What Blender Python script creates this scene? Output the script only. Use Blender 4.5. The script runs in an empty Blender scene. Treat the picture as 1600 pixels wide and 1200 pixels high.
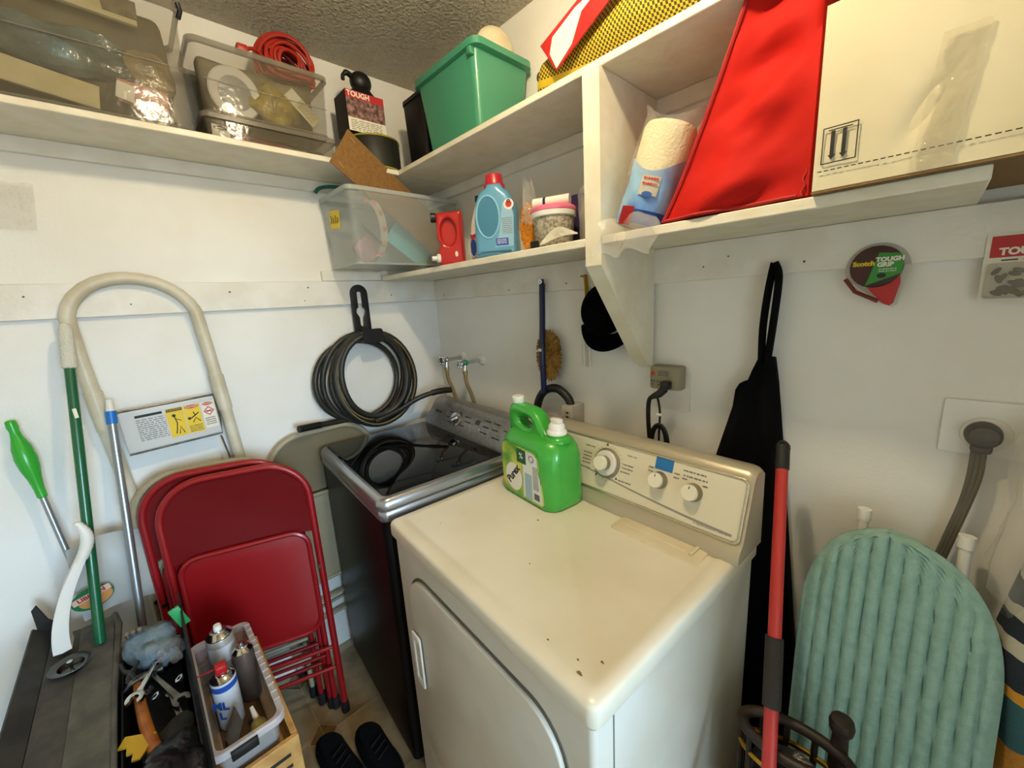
import bpy, bmesh, math, random
from mathutils import Matrix, Vector, noise
random.seed(7)
SC = bpy.context.scene
COL = SC.collection

# ------------------------------------------------------------------ camera
cam_d = bpy.data.cameras.new('camera')
cam = bpy.data.objects.new('camera', cam_d); COL.objects.link(cam)
CAM = Vector((1.738, -1.147, 1.5014))
YAW, PIT, ROL, FPX = 0.81698, 0.20398, 0.05978, 625.61
fw = Vector((-math.sin(YAW)*math.cos(PIT), math.cos(YAW)*math.cos(PIT), -math.sin(PIT)))
rt = Vector((math.cos(YAW), math.sin(YAW), 0)); dn = fw.cross(rt)
r2 = math.cos(ROL)*rt + math.sin(ROL)*dn; d2 = -math.sin(ROL)*rt + math.cos(ROL)*dn
mw = Matrix((r2, -d2, -fw)).transposed().to_4x4(); mw.translation = CAM
cam.matrix_world = mw
cam_d.sensor_width = 36; cam_d.lens = FPX/1600*36; cam_d.clip_start = 0.02
SC.camera = cam

# ------------------------------------------------------------------ world, daylight through the window, exposure
wd = bpy.data.worlds.new('world'); SC.world = wd; wd.use_nodes = True
# open sky above the horizon, dim ground below it; it only reaches the room through the outer window and the added partition's doorway
wn = wd.node_tree.nodes; wl = wd.node_tree.links
SKY_STRENGTH = 36.0
tcw = wn.new('ShaderNodeTexCoord'); spw = wn.new('ShaderNodeSeparateXYZ'); wl.new(tcw.outputs['Generated'], spw.inputs[0])
rpw = wn.new('ShaderNodeValToRGB'); mrw = wn.new('ShaderNodeMapRange'); mrw.inputs['From Min'].default_value = -.02; mrw.inputs['From Max'].default_value = .02
wl.new(spw.outputs['Z'], mrw.inputs['Value']); wl.new(mrw.outputs[0], rpw.inputs['Fac'])
rpw.color_ramp.elements[0].color = (.17, .18, .18, 1); rpw.color_ramp.elements[1].color = (.53, .76, 1.0, 1)
wl.new(rpw.outputs['Color'], wn['Background'].inputs[0]); wn['Background'].inputs[1].default_value = SKY_STRENGTH
pl = bpy.data.lights.new('window_daylight', 'AREA'); pl.shape = 'RECTANGLE'; pl.size = 1.1; pl.size_y = 1.2
pl.cycles.is_portal = True
po = bpy.data.objects.new('window_daylight', pl); COL.objects.link(po)
po.location = (4.55, -1.05, 1.45); po.rotation_euler = (math.pi/2, 0, math.pi/2)
BULB_POWER = 31.0
SC.view_settings.view_transform = 'Standard'; SC.view_settings.look = 'None'
SC.view_settings.exposure = 0.0; SC.view_settings.gamma = 1.0; SC.view_settings.use_curve_mapping = False

# ------------------------------------------------------------------ materials
def lin(h):
    h = h.lstrip('#'); o = []
    for i in (0, 2, 4):
        c = int(h[i:i+2], 16)/255
        o.append(c/12.92 if c <= .04045 else ((c+.055)/1.055)**2.4)
    return (*o, 1)
MATS = {}
def mat(name, col, rough=.5, metal=0, col2=None, scale=20, bump=0, bscale=80, bdist=.01, detail=4, spec=.5, coat=0, thr=(.4, .65), emit=None, estr=0, subs=0):
    if name in MATS: return MATS[name]
    m = bpy.data.materials.new(name); m.use_nodes = True; MATS[name] = m
    nt = m.node_tree; n = nt.nodes; L = nt.links; p = n['Principled BSDF']
    p.inputs['Base Color'].default_value = lin(col); p.inputs['Roughness'].default_value = rough
    p.inputs['Metallic'].default_value = metal; p.inputs['Specular IOR Level'].default_value = spec
    p.inputs['Coat Weight'].default_value = coat
    if subs: p.inputs['Subsurface Weight'].default_value = subs; p.inputs['Subsurface Radius'].default_value = (.01, .01, .01)
    if emit: p.inputs['Emission Color'].default_value = lin(emit); p.inputs['Emission Strength'].default_value = estr
    tc = n.new('ShaderNodeTexCoord')
    if col2:
        t = n.new('ShaderNodeTexNoise'); t.inputs['Scale'].default_value = scale; t.inputs['Detail'].default_value = detail
        r = n.new('ShaderNodeValToRGB'); r.color_ramp.elements[0].position = thr[0]; r.color_ramp.elements[1].position = thr[1]
        r.color_ramp.elements[0].color = lin(col); r.color_ramp.elements[1].color = lin(col2)
        L.new(tc.outputs['Object'], t.inputs['Vector']); L.new(t.outputs['Fac'], r.inputs['Fac']); L.new(r.outputs['Color'], p.inputs['Base Color'])
    if bump:
        t = n.new('ShaderNodeTexNoise'); t.inputs['Scale'].default_value = bscale; t.inputs['Detail'].default_value = 3
        b = n.new('ShaderNodeBump'); b.inputs['Strength'].default_value = bump; b.inputs['Distance'].default_value = bdist
        L.new(tc.outputs['Object'], t.inputs['Vector']); L.new(t.outputs['Fac'], b.inputs['Height']); L.new(b.outputs['Normal'], p.inputs['Normal'])
    return m
def clear(name, col, opacity=.3, rough=.12, bump=0, bscale=40):
    """see-through plastic: part of the light passes straight on, the rest meets a glossy tinted skin"""
    if name in MATS: return MATS[name]
    m = mat(name, col, rough, bump=bump, bscale=bscale); nt = m.node_tree
    tr = nt.nodes.new('ShaderNodeBsdfTransparent'); mx = nt.nodes.new('ShaderNodeMixShader'); mx.inputs[0].default_value = opacity
    nt.links.new(tr.outputs[0], mx.inputs[1]); nt.links.new(nt.nodes['Principled BSDF'].outputs[0], mx.inputs[2])
    nt.links.new(mx.outputs[0], nt.nodes['Material Output'].inputs[0])
    return m
mat('wall', '#edece6', .55, col2='#e6e3da', scale=3, bump=.06, bscale=120)
mat('trim', '#eae7de', .45, col2='#e0dbcd', scale=9, bump=.15, bscale=60)
mat('shelf', '#eae4d2', .42, col2='#e0d8c0', scale=14, bump=.1, bscale=50)
mat('tile', '#a08c6a', .35, col2='#7d6a4c', scale=9, detail=6, bump=.05)
mat('tile_inset', '#7b6238', .35, col2='#5e4826', scale=25, detail=5)
mat('grout', '#b0a283', .8)
mat('white', '#e6e3da', .4); mat('white_gloss', '#eeece6', .18, coat=.3); mat('black', '#0b0b0c', .45); mat('black_cloth', '#08080a', .95, spec=.1)
mat('black_gloss', '#0a0a0b', .12); mat('chrome', '#c8c8c8', .15, 1); mat('steel', '#8c8c88', .3, 1, col2='#6c6a66', scale=40)
mat('gold', '#b98a2e', .3, 1); mat('red', '#b2161a', .35); mat('ink', '#191919', .6); mat('ink_red', '#b8272b', .5); mat('ink_grey', '#77746c', .6)
mat('paper', '#e9e4d2', .8); mat('cream', '#ddd2a8', .75, col2='#d0c291', scale=12); mat('yellow', '#e4c21e', .55); mat('brass', '#a98f57', .35, 1)
mat('wood', '#c69a5a', .6, col2='#a87a3e', scale=18); mat('blue_print', '#2451a6', .45); mat('pink', '#e2708f', .4); mat('nail', '#5a5144', .6)

# ------------------------------------------------------------------ mesh helpers
ROOT = {}
def V(*a): return Vector(a)
class B:
    def __init__(s): s.bm = bmesh.new()
    def _f(s, vs):
        try: return s.bm.faces.new(vs)
        except ValueError: return None
    def box(s, x0, x1, y0, y1, z0, z1, bev=0, seg=2, M=None):
        c = Vector(((x0+x1)/2, (y0+y1)/2, (z0+z1)/2))
        r = bmesh.ops.create_cube(s.bm, size=1, matrix=Matrix.Translation(c) @ Matrix.Diagonal((x1-x0, y1-y0, z1-z0, 1)))
        vs = r['verts']
        if bev:
            es = list({e for v in vs for e in v.link_edges})
            rr = bmesh.ops.bevel(s.bm, geom=es, offset=bev, segments=seg, affect='EDGES', profile=.5)
            vs = list({v for f in rr['faces'] for v in f.verts} | {v for v in vs if v.is_valid})
        if M: bmesh.ops.transform(s.bm, matrix=M, verts=vs)
        return s
    def loft(s, secs, cap=True, close=True):
        rings = [[s.bm.verts.new(p) for p in sec] for sec in secs]
        n = len(rings[0])
        for a, b in zip(rings, rings[1:]):
            for i in range(n if close else n-1):
                s._f((a[i], a[(i+1) % n], b[(i+1) % n], b[i]))
        if cap and close: s._f(rings[0][::-1]); s._f(rings[-1])
        return s
    def lathe(s, prof, n=24, M=None, cap=True):
        M = M or Matrix()
        return s.loft([[M @ Vector((r*math.cos(2*math.pi*i/n), r*math.sin(2*math.pi*i/n), z)) for i in range(n)] for r, z in prof], cap)
    def cyl(s, p0, p1, r0, r1=None, n=16):
        p0 = Vector(p0); p1 = Vector(p1); d = p1-p0
        return s.lathe([(r0, 0), (r1 if r1 is not None else r0, d.length)], n, frame(p0, d))
    def tube(s, pts, r, n=10, closed=False, cap=True, flat=1.0):
        pts = [Vector(p) for p in pts]; m = len(pts); secs = []; up = None
        for i, p in enumerate(pts):
            a = pts[i-1] if (i > 0 or closed) else p; b = pts[(i+1) % m] if (i < m-1 or closed) else p
            t = (b-a).normalized()
            if up is None: up = Vector((0, 0, 1)) if abs(t.z) < .9 else Vector((1, 0, 0))
            u = t.cross(up); u = u.normalized() if u.length > 1e-6 else t.orthogonal().normalized(); w = u.cross(t).normalized(); up = w
            rr = r[i] if isinstance(r, (list, tuple)) else r
            secs.append([p + rr*(math.cos(2*math.pi*k/n)*u + flat*math.sin(2*math.pi*k/n)*w) for k in range(n)])
        if closed: secs.append(secs[0]); return s.loft(secs, False)
        return s.loft(secs, cap)
    def sphere(s, c, r, n=16, m=10, M=None):
        rx, ry, rz = (r, r, r) if not isinstance(r, (tuple, list)) else r
        rr = bmesh.ops.create_uvsphere(s.bm, u_segments=n, v_segments=m, radius=1, matrix=Matrix.Translation(c) @ (M or Matrix()) @ Matrix.Diagonal((rx, ry, rz, 1)))
        return s
    def prism(s, poly, d, M=None):
        """2-D outline (x, y) pushed out by d along local z"""
        M = M or Matrix()
        return s.loft([[M @ Vector((x, y, 0)) for x, y in poly], [M @ Vector((x, y, d)) for x, y in poly]])
    def plate(s, outs, d, M=None, bev=0):
        """flat plate with holes: first outline is the rim, the others are holes"""
        cu = bpy.data.curves.new('t', 'CURVE'); cu.dimensions = '2D'; cu.fill_mode = 'BOTH'; cu.extrude = max(1e-5, d/2-bev)
        if bev: cu.bevel_depth = bev; cu.bevel_resolution = 2; cu.offset = -bev
        for o in outs:
            sp = cu.splines.new('POLY'); sp.points.add(len(o)-1); sp.use_cyclic_u = True
            for p, (x, y) in zip(sp.points, o): p.co = (x, y, 0, 1)
        ob = bpy.data.objects.new('t', cu); COL.objects.link(ob)
        me = bpy.data.meshes.new_from_object(ob.evaluated_get(bpy.context.evaluated_depsgraph_get()))
        me.transform((M or Matrix()) @ Matrix.Translation((0, 0, d/2)))
        s.bm.from_mesh(me); bpy.data.objects.remove(ob); bpy.data.curves.remove(cu); bpy.data.meshes.remove(me)
        bmesh.ops.remove_doubles(s.bm, verts=s.bm.verts, dist=1e-5)
        return s
    def grid(s, f, nu, nv, thick=0):
        vs = [[s.bm.verts.new(f(i/nu, j/nv)) for j in range(nv+1)] for i in range(nu+1)]
        for i in range(nu):
            for j in range(nv): s._f((vs[i][j], vs[i+1][j], vs[i+1][j+1], vs[i][j+1]))
        if thick: bmesh.ops.solidify(s.bm, geom=list(s.bm.faces), thickness=thick)
        return s
    def bevel(s, off, seg=2, ang=35):
        es = [e for e in s.bm.edges if len(e.link_faces) == 2 and e.calc_face_angle(0) > math.radians(ang)]
        bmesh.ops.bevel(s.bm, geom=es, offset=off, segments=seg, affect='EDGES', profile=.5, clamp_overlap=True); return s
    def sub(s, k=1):
        bmesh.ops.subdivide_edges(s.bm, edges=list(s.bm.edges), cuts=k, use_grid_fill=True); return s
    def rough(s, amp, sc=10, seed=0, fn=None):
        s.bm.normal_update(); o = Vector((seed*3.7, seed*1.3, seed*5.1))
        mv = [(v, v.normal*amp*noise.noise(v.co*sc+o)) for v in s.bm.verts]
        for v, d in mv: v.co += d
        return s
    def xf(s, M): bmesh.ops.transform(s.bm, matrix=M, verts=s.bm.verts); return s
    def build(s, name, m, parent=None, w=False, ang=38, base=None):
        bmesh.ops.recalc_face_normals(s.bm, faces=list(s.bm.faces))
        if parent is not None:
            if w: s.xf(ROOT[parent].inverted())
            org = None
        else:
            cs = [v.co for v in s.bm.verts]
            org = base or Vector(((min(c.x for c in cs)+max(c.x for c in cs))/2, (min(c.y for c in cs)+max(c.y for c in cs))/2, min(c.z for c in cs)))
            s.xf(Matrix.Translation(-Vector(org)))
        me = bpy.data.meshes.new(name); s.bm.to_mesh(me); s.bm.free()
        me.materials.append(MATS[m] if isinstance(m, str) else m)
        me.shade_smooth(); me.set_sharp_from_angle(angle=math.radians(ang))
        o = bpy.data.objects.new(name, me); COL.objects.link(o)
        if parent is not None: o.parent = parent; ROOT[o] = ROOT[parent]
        else: o.location = org; ROOT[o] = Matrix.Translation(Vector(org))
        return o
def frame(o, z, x=None):
    z = Vector(z).normalized(); x = Vector(x) if x is not None else (Vector((1, 0, 0)) if abs(z.x) < .9 else Vector((0, 1, 0)))
    y = z.cross(x).normalized(); x = y.cross(z)
    M = Matrix((x, y, z)).transposed().to_4x4(); M.translation = Vector(o); return M
def axes(o, x, y):
    x = Vector(x).normalized(); z = x.cross(Vector(y)).normalized(); y = z.cross(x)
    M = Matrix((x, y, z)).transposed().to_4x4(); M.translation = Vector(o); return M
def rrect(w, h, r, n=4, cx=0, cy=0):
    o = []
    for (sx, sy, a) in ((1, 1, 0), (-1, 1, 90), (-1, -1, 180), (1, -1, 270)):
        for k in range(n+1):
            t = math.radians(a+90*k/n); o.append((cx+sx*(w/2-r)+r*math.cos(t), cy+sy*(h/2-r)+r*math.sin(t)))
    return o
def ell(cx, cy, a, b, n=20): return [(cx+a*math.cos(2*math.pi*i/n), cy+b*math.sin(2*math.pi*i/n)) for i in range(n)]
def rr3(x0, x1, y0, y1, z, r, n=4): return [Vector((x, y, z)) for x, y in rrect(x1-x0, y1-y0, r, n, (x0+x1)/2, (y0+y1)/2)]
def cat(pts, k=6, closed=False):
    P = [Vector(p) for p in pts]; n = len(P); o = []
    for i in range(n if closed else n-1):
        g = (lambda j: P[j % n]) if closed else (lambda j: P[max(0, min(n-1, j))])
        a, b, c, d = g(i-1), g(i), g(i+1), g(i+2)
        for q in range(k):
            t = q/k; o.append(.5*((2*b)+(c-a)*t+(2*a-5*b+4*c-d)*t*t+(3*b-a-3*c+d)*t**3))
    if not closed: o.append(P[-1])
    return o
def tag(o, label, category, group=None, kind=None):
    o['label'] = label; o['category'] = category
    if group: o['group'] = group
    if kind: o['kind'] = kind
    return o
def thing(name, label, category, M, group=None):
    if not isinstance(M, Matrix): M = Matrix.Translation(Vector(M))
    o = bpy.data.objects.new(name, None); COL.objects.link(o); o.empty_display_size = .05
    o.matrix_world = M; ROOT[o] = M; tag(o, label, category, group); return o
def struct(o): o['kind'] = 'structure'; return o
def text(parent, s, size, m, M, w=False, shear=0, bold=0, sx=1, d=.0006, name='lettering'):
    cu = bpy.data.curves.new('t', 'FONT'); cu.body = s; cu.size = size; cu.align_x = 'CENTER'; cu.align_y = 'CENTER'
    cu.shear = shear; cu.offset = bold; cu.extrude = d; cu.resolution_u = 3
    ob = bpy.data.objects.new('t', cu); COL.objects.link(ob)
    me = bpy.data.meshes.new_from_object(ob.evaluated_get(bpy.context.evaluated_depsgraph_get()))
    bpy.data.objects.remove(ob); bpy.data.curves.remove(cu)
    me.transform((ROOT[parent].inverted() if w else Matrix()) @ M @ Matrix.Diagonal((sx, 1, 1, 1)))
    me.name = name; me.materials.clear(); me.materials.append(MATS[m])
    o = bpy.data.objects.new(name, me); COL.objects.link(o); o.parent = parent; ROOT[o] = ROOT[parent]; return o
def scribble(b, M, w, lines, lh, th=.0006, h=.35, seed=1, gap=.25):
    """rows of tiny unreadable print, as thin raised bars"""
    r = random.Random(seed)
    for k in range(lines):
        x = 0
        while x < w:
            l = min(w-x, r.uniform(.06, .2)*w)
            b.box(x, x+l, -k*lh-h*lh, -k*lh, 0, th, M=M); x += l+r.uniform(.02, .06)*w
    return b

# ================================================================== SETTING
HC = 2.451; XR = 4.5; YF = -2.0
struct(B().box(-.1, 0, YF-.1, .1, 0, HC).build('wall_left', 'wall'))
struct(B().box(0, XR+.1, 0, .1, 0, HC).build('wall_back', 'wall'))
struct(B().box(0, XR+.1, YF-.1, YF, 0, HC).build('wall_front', 'wall'))
b = B(); b.box(XR, XR+.1, -.50, 0, 0, HC); b.box(XR, XR+.1, YF, -1.6, 0, HC); b.box(XR, XR+.1, -1.6, -.50, 2.05, HC); b.box(XR, XR+.1, -1.6, -.50, 0, .85)
struct(b.build('wall_outer', 'wall'))
b = B(); b.box(2.3, 2.4, -.64, 0, 0, HC); b.box(2.3, 2.4, YF, -1.75, 0, HC); b.box(2.3, 2.4, -1.75, -.64, 2.05, HC)
struct(b.build('wall_light_block', 'wall'))  # unseen partition added to keep daylight off the right-hand side
b = B(); b.box(2.285, 2.2995, -.64, -.57, 0, 2.12, .004); b.box(2.285, 2.2995, -1.82, -1.75, 0, 2.12, .004); b.box(2.285, 2.2995, -1.75, -.64, 2.05, 2.12, .004)
struct(b.build('trim_5', 'trim'))  # casing round the doorway of the added partition
wi = struct(B().plate([rrect(1.2, 1.3, .004, 2, -1.05, 1.45), rrect(1.08, 1.18, .004, 2, -1.05, 1.45)], .02, Matrix(((0, 0, 1, XR-.02), (1, 0, 0, 0), (0, 1, 0, 0), (0, 0, 0, 1)))).build('window_1', 'trim'))
B().box(XR-.06, XR, -1.67, -.43, .82, .845, .004).build('window_sill', 'trim', wi, w=True)
m = mat('ceiling', '#c9c1ad', .6, bump=1.0, bscale=75, bdist=.03)
struct(B().box(-.1, XR+.1, YF-.1, .1, HC, HC+.1).build('ceiling', m))
fl = struct(B().box(-.1, XR+.1, YF-.1, .1, -.06, -.004).build('floor', 'grout'))
# floor tiles: big tiles with clipped corners round a small two-piece inset
P = .31; c = .05; g = .0022; X0 = .36; Y0 = -.895
def tile_mesh():
    h = P/2-g; k = c
    poly = [(-h+k, -h), (h-k, -h), (h, -h+k), (h, h-k), (h-k, h), (-h+k, h), (-h, h-k), (-h, -h+k)]
    bb = B().prism(poly, .004); bb.bevel(.0012, 1); me = bpy.data.meshes.new('floor_tile'); bmesh.ops.recalc_face_normals(bb.bm, faces=list(bb.bm.faces)); bb.bm.to_mesh(me); me.materials.append(MATS['tile']); return me
def inset_mesh():
    q = c-g*1.6
    bb = B().prism([(-q, g*.6), (q, g*.6), (0, q)], .004); me = bpy.data.meshes.new('inset_tile'); bmesh.ops.recalc_face_normals(bb.bm, faces=list(bb.bm.faces)); bb.bm.to_mesh(me); me.materials.append(MATS['tile_inset']); return me
tm, im = tile_mesh(), inset_mesh()
for i in range(-2, 7):
    for j in range(-4, 4):
        x, y = X0+P*i, Y0+P*j
        if -.05 < x+P/2 < 2.4 and -2.1 < y+P/2 < .05:
            o = bpy.data.objects.new('floor_tile', tm); COL.objects.link(o); o.parent = fl
            o.location = Vector((x+P/2, y+P/2, -.004))-fl.location
        if 0.03 < x < 2.3 and -1.98 < y < -.02:
            for a in (0, math.pi):
                o = bpy.data.objects.new('inset_tile', im); COL.objects.link(o); o.parent = fl
                o.location = Vector((x, y, -.004))-fl.location; o.rotation_euler = (0, 0, a)
# ledger boards and cleats
t1 = struct(B().box(0, .018, YF, 0, 1.527, 1.624, .002, 1).build('trim_1', 'trim'))
t2 = struct(B().box(.018, 2.2995, -.018, 0, 1.527, 1.6215, .002, 1).build('trim_2', 'trim'))
t3 = struct(B().box(0, .018, YF, 0, 1.962, 2.003, .002, 1).build('trim_3', 'trim'))
t4 = struct(B().box(.018, 2.2995, -.018, 0, 1.962, 2.003, .002, 1).build('trim_4', 'trim'))
struct(B().box(0, .02, -.54, -.287, 1.6245, 1.6635, .002, 1).build('trim_6', 'trim'))
for (y, z) in ((-1.33, 1.59), (-1.12, 1.56), (-.86, 1.59), (-.62, 1.55), (-.6, 1.6), (-.25, 1.56), (-.98, 1.55)):
    B().cyl((.0175, y, z), (.0192, y, z), random.uniform(.002, .004), n=8).build('nail_head', 'nail', t1, w=True)
for (x, z) in ((.1, 1.55), (.55, 1.545), (.84, 1.55), (1.3, 1.56), (1.36, 1.58), (1.52, 1.55)):
    B().cyl((x, -.0175, z), (x, -.0192, z), random.uniform(.002, .0035), n=8).build('nail_head', 'nail', t2, w=True)

# ================================================================== SHELVES
tag(B().box(0, .242, YF, 0, 2.003, 2.021, .002, 1).build('shelf_board', 'shelf'), 'white painted upper shelf along the wall with the ladder and hose', 'shelf')
tag(B().box(.2425, 2.2995, -.277, 0, 2.003, 2.021, .002, 1).build('shelf_board', 'shelf'), 'white upper shelf above the dryer, carrying green bin and yellow mesh', 'shelf')
tag(B().box(.018, 1.1165, -.286, 0, 1.622, 1.642, .002, 1).build('shelf_board', 'shelf'), 'white lower shelf holding the detergent bottles and red jug', 'shelf')
tag(B().box(1.1635, 1.77, -.286, 0, 1.622, 1.642, .002, 1).build('shelf_board', 'shelf'), 'white lower shelf under the red bag and cardboard box', 'shelf')
b = B().prism([(0, 1.28), (-.04, 1.30), (-.286, 1.575), (-.286, 2.002), (0, 2.002)], .046, Matrix(((0, 0, 1, 1.117), (1, 0, 0, -.0185), (0, 1, 0, 0), (0, 0, 0, 1))))
b.bm.verts.ensure_lookup_table()
for v in b.bm.verts:
    if v.co.y < -.29: v.co.y = -.286
b.bevel(.002, 1); tag(b.build('shelf_bracket', 'shelf'), 'white upright divider board with slanted bracket foot between the shelves', 'shelf bracket')

# ================================================================== CEILING LAMP (bare bulb, above and behind the photographer)
LX, LY = 1.33, -.71
t = thing('ceiling_lamp', 'bare warm bulb in a white ceiling socket', 'lamp', (LX, LY, HC))
B().lathe([(.055, 0), (.055, -.012), (.035, -.03), (.026, -.05), (.0, -.05)], 20).build('socket', 'white', t)
mb = mat('bulb', '#fff2d8', .3, emit='#ffe9bf', estr=BULB_POWER/(math.pi*4*math.pi*.042**2))
B().sphere((0, 0, -.092), .042, 20, 12).build('bulb', mb, t)

# ================================================================== DRYER
mat('enamel', '#e3ddcb', .28, col2='#dbd3bd', scale=4, coat=.2); mat('enamel_old', '#ddd2b6', .3, col2='#cdbf9d', scale=5, coat=.1)
mat('enamel_side', '#d9d5c8', .35, col2='#cfc9b8', scale=5); mat('groove', '#5d584c', .7)
mat('console_face', '#ddd5bd', .35); mat('console_silver', '#b9b09a', .32, .35); mat('knob', '#e8e2cf', .35); mat('dial', '#8d8570', .35, .4)
DM = Matrix.Translation((.725, -.708, 0)) @ Matrix.Rotation(-.0705, 4, 'Z')
W, D = .737, .615
dr = thing('dryer', 'cream white front-loading clothes dryer with knobs on its console', 'dryer', DM)
b = B().loft([rr3(.011, W-.011, .008, D, .03, .012, 5), rr3(.011, W-.011, .008, D, .858, .012, 5)]); b.build('cabinet', 'enamel_side', dr)
B().loft([rr3(.016, W-.016, .014, D-.01, .858, .012), rr3(.016, W-.016, .014, D-.01, .8735, .012)]).build('top_shadow_seam', 'groove', dr)  # dark strip stands in for the shadow line under the top
b = B().loft([rr3(.02, W-.02, .02, D, 0, .02), rr3(.02, W-.02, .02, D, .03, .02)]); b.build('base', 'black', dr)
b = B().loft([rr3(.001, W-.001, -.001, D, .8735, .018, 6), rr3(0, W, -.002, D, .877, .019, 6), rr3(0, W, -.002, D, .904, .019, 6), rr3(.0025, W-.0025, .0005, D, .9105, .018, 6),
              rr3(.008, W-.008, .006, D, .9145, .015, 6), rr3(.030, W-.030, .030, D, .9145, .014, 6), rr3(.040, W-.040, .040, D-.01, .911, .012, 6)])
top = b.build('top', 'enamel', dr, ang=42)
for (u, v, r_) in ((.69, .075, .004), (.66, .05, .003), (.60, .04, .003), (.68, .03, .006), (.3, .3, .004), (.12, .1, .002), (.42, .16, .003)):
    B().prism([(u+r_*(.6+.6*random.random())*math.cos(a), v+.6*r_*(.5+.8*random.random())*math.sin(a)) for a in [i*.7 for i in range(9)]], .0004, Matrix.Translation((0, 0, .9146 if v < .05 or u > .69 else .9112))).build('chip', mat('rust', '#7a5c3a', .8), top)
# door and its dark gap
do = rrect(.575, .60, .09, 8, .38, .505)
B().plate([rrect(.585, .61, .094, 8, .38, .505), rrect(.571, .596, .088, 8, .38, .505)], .003, Matrix(((1, 0, 0, 0), (0, 0, 1, .0055), (0, 1, 0, 0), (0, 0, 0, 1)))).build('door_gap', 'groove', dr)
FM = Matrix(((1, 0, 0, 0), (0, 0, -1, .0085), (0, 1, 0, 0), (0, 0, 0, 1)))
door = B().plate([rrect(.571, .596, .088, 8, .38, .505)], .012, FM, bev=.004).build('door', 'enamel_side', dr)
B().plate([rrect(.05, .165, .008, 3, .12, .54), rrect(.03, .12, .006, 3, .125, .54)], .006, Matrix(((1, 0, 0, 0), (0, 0, -1, -.0065), (0, 1, 0, 0), (0, 0, 0, 1))), bev=.002).build('handle', 'white', door)
B().plate([rrect(.03, .12, .006, 3, .125, .54)], .001, Matrix(((1, 0, 0, 0), (0, 0, -1, -.0062), (0, 1, 0, 0), (0, 0, 0, 1)))).build('handle_recess', 'enamel_old', door)
B().box(.662, .667, -.008, .004, .60, .70, .001).build('hinge', 'steel', dr)
B().box(W-.0125, W-.0105, .055, .058, .04, .855).build('side_seam', 'groove', dr)
# lint screen lid
ll = B().loft([rr3(.455, .683, .408, .502, .9108, .008), rr3(.457, .681, .41, .5, .9155, .008), rr3(.47, .668, .418, .49, .9175, .006)]).build('lint_screen_lid', 'enamel_old', dr)
B().box(.485, .65, .436, .44, .9174, .9184, .0004).build('lid_step', 'enamel', ll)
B().box(.655, .663, .43, .47, .9174, .923, .002).build('lid_grip', 'enamel_old', ll)
# console: a leaning panel lofted across its width
def csec(u, k):
    pr = [(.468, .912), (.470, .928), (.482, .942), (.492, .952), (.536, 1.086), (.545, 1.1), (.556, 1.107), (.585, 1.107), (.600, 1.095), (.606, .912)]
    cv, cz = .55, .99
    return [Vector((u, cv+(v-cv)*k, (cz+(z-cz)*k) if z > .92 else z)) for v, z in pr]
UL, UR = -.002, .744
b = B().loft([csec(UL, .93), csec(UL+.008, .98), csec(UL+.02, 1), csec(UR-.02, 1), csec(UR-.008, .98), csec(UR, .93)]); con = b.build('console', 'console_silver', dr, ang=50)
fx = Vector((1, 0, 0)); fy = Vector((0, .044, .134)).normalized(); FO = Vector((0, .492, .952))
CF = axes(FO, fx, fy)          # console face: x along the width, y up the slope, z outward
LF = .141
B().plate([rrect(.722, LF-.004, .012, 4, .371, LF/2)], .003, CF, bev=.001).build('console_panel', 'console_face', con)
B().plate([rrect(.735, LF+.008, .016, 4, .371, LF/2), rrect(.722, LF-.004, .012, 4, .371, LF/2)], .006, CF, bev=.002).build('console_rim', mat('rim_silver', '#cfc6ae', .22, .8), con)
# grey swoosh line
b = B(); sw = [(u/40*.70+.02, .03+.042*(1-u/40)**2*1.2+.004*math.sin(u/12)) for u in range(41)]
sw = [(.02+.70*k/40, .062-.052*math.sin(math.pi*min(1, k/40*1.0)/2)*0+(-.036*(k/40)**1.3+.012*math.cos(k/40*math.pi*1.2))) for k in range(41)]
b.prism([(x, y) for x, y in sw]+[(x, y-.001-.005*(x/.72)) for x, y in sw[::-1]], .0006, CF @ Matrix.Translation((0, 0, .003))).build('swoosh', mat('swoosh', '#8f8a80', .4), con)
def knob(u, y, r, h, dial=False):
    Mk = CF @ Matrix.Translation((u, y, .003))
    if dial:
        d_ = B().lathe([(.043, 0), (.043, .004), (.040, .006), (.0, .006)], 36, Mk).build('dial', 'dial', con)
        B().lathe([(.036, .006), (.036, .012), (.034, .014), (0, .014)], 36, Mk).build('dial_ring', 'white', d_)
        kk = B().lathe([(r*1.0, h-.006), (r, h), (r*.92, h+.004), (0, h+.004)], 32, Mk).build('knob', 'knob', d_); B().lathe([(r*1.0, .013), (r*1.0, h-.006)], 32, Mk, cap=False).build('knob_side_shade', 'dial', d_)  # knob sides coloured darker grey to imitate their shading
    else:
        k = B().lathe([(r*1.0, h-.004), (r*.98, h), (r*.9, h+.003), (0, h+.003)], 32, Mk).build('knob', 'knob', con)
        B().lathe([(r*1.14, 0), (r*1.12, .006), (r, .010), (r*1.0, h-.004)], 32, Mk).build('knob_skirt_shade', 'dial', k)  # skirt greyed as well: shading put into the colour
        B().box(-.001, .001, r*.45, r*.8, h+.0029, h+.0035, M=Mk).build('mark', 'ink', k)
knob(.37, .082, .021, .036, True); knob(.533, .082, .0195, .024); knob(.622, .079, .0195, .024)
B().box(.515, .563, .108, .1435, .003, .0036, M=CF @ Matrix.Rotation(0.0, 4, 'Z')).build('tape_square', mat('blue_tape', '#1f6fb4', .6), con)
TZ = Matrix.Translation((0, 0, .0032))
def ct(s, u, y, size, **k): text(con, s, size, 'ink_grey', CF @ Matrix.Translation((u, y, .0033)), d=.0002, **k)
ct('TIMED DRY', .445, .119, .0065)
b = B()
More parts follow.
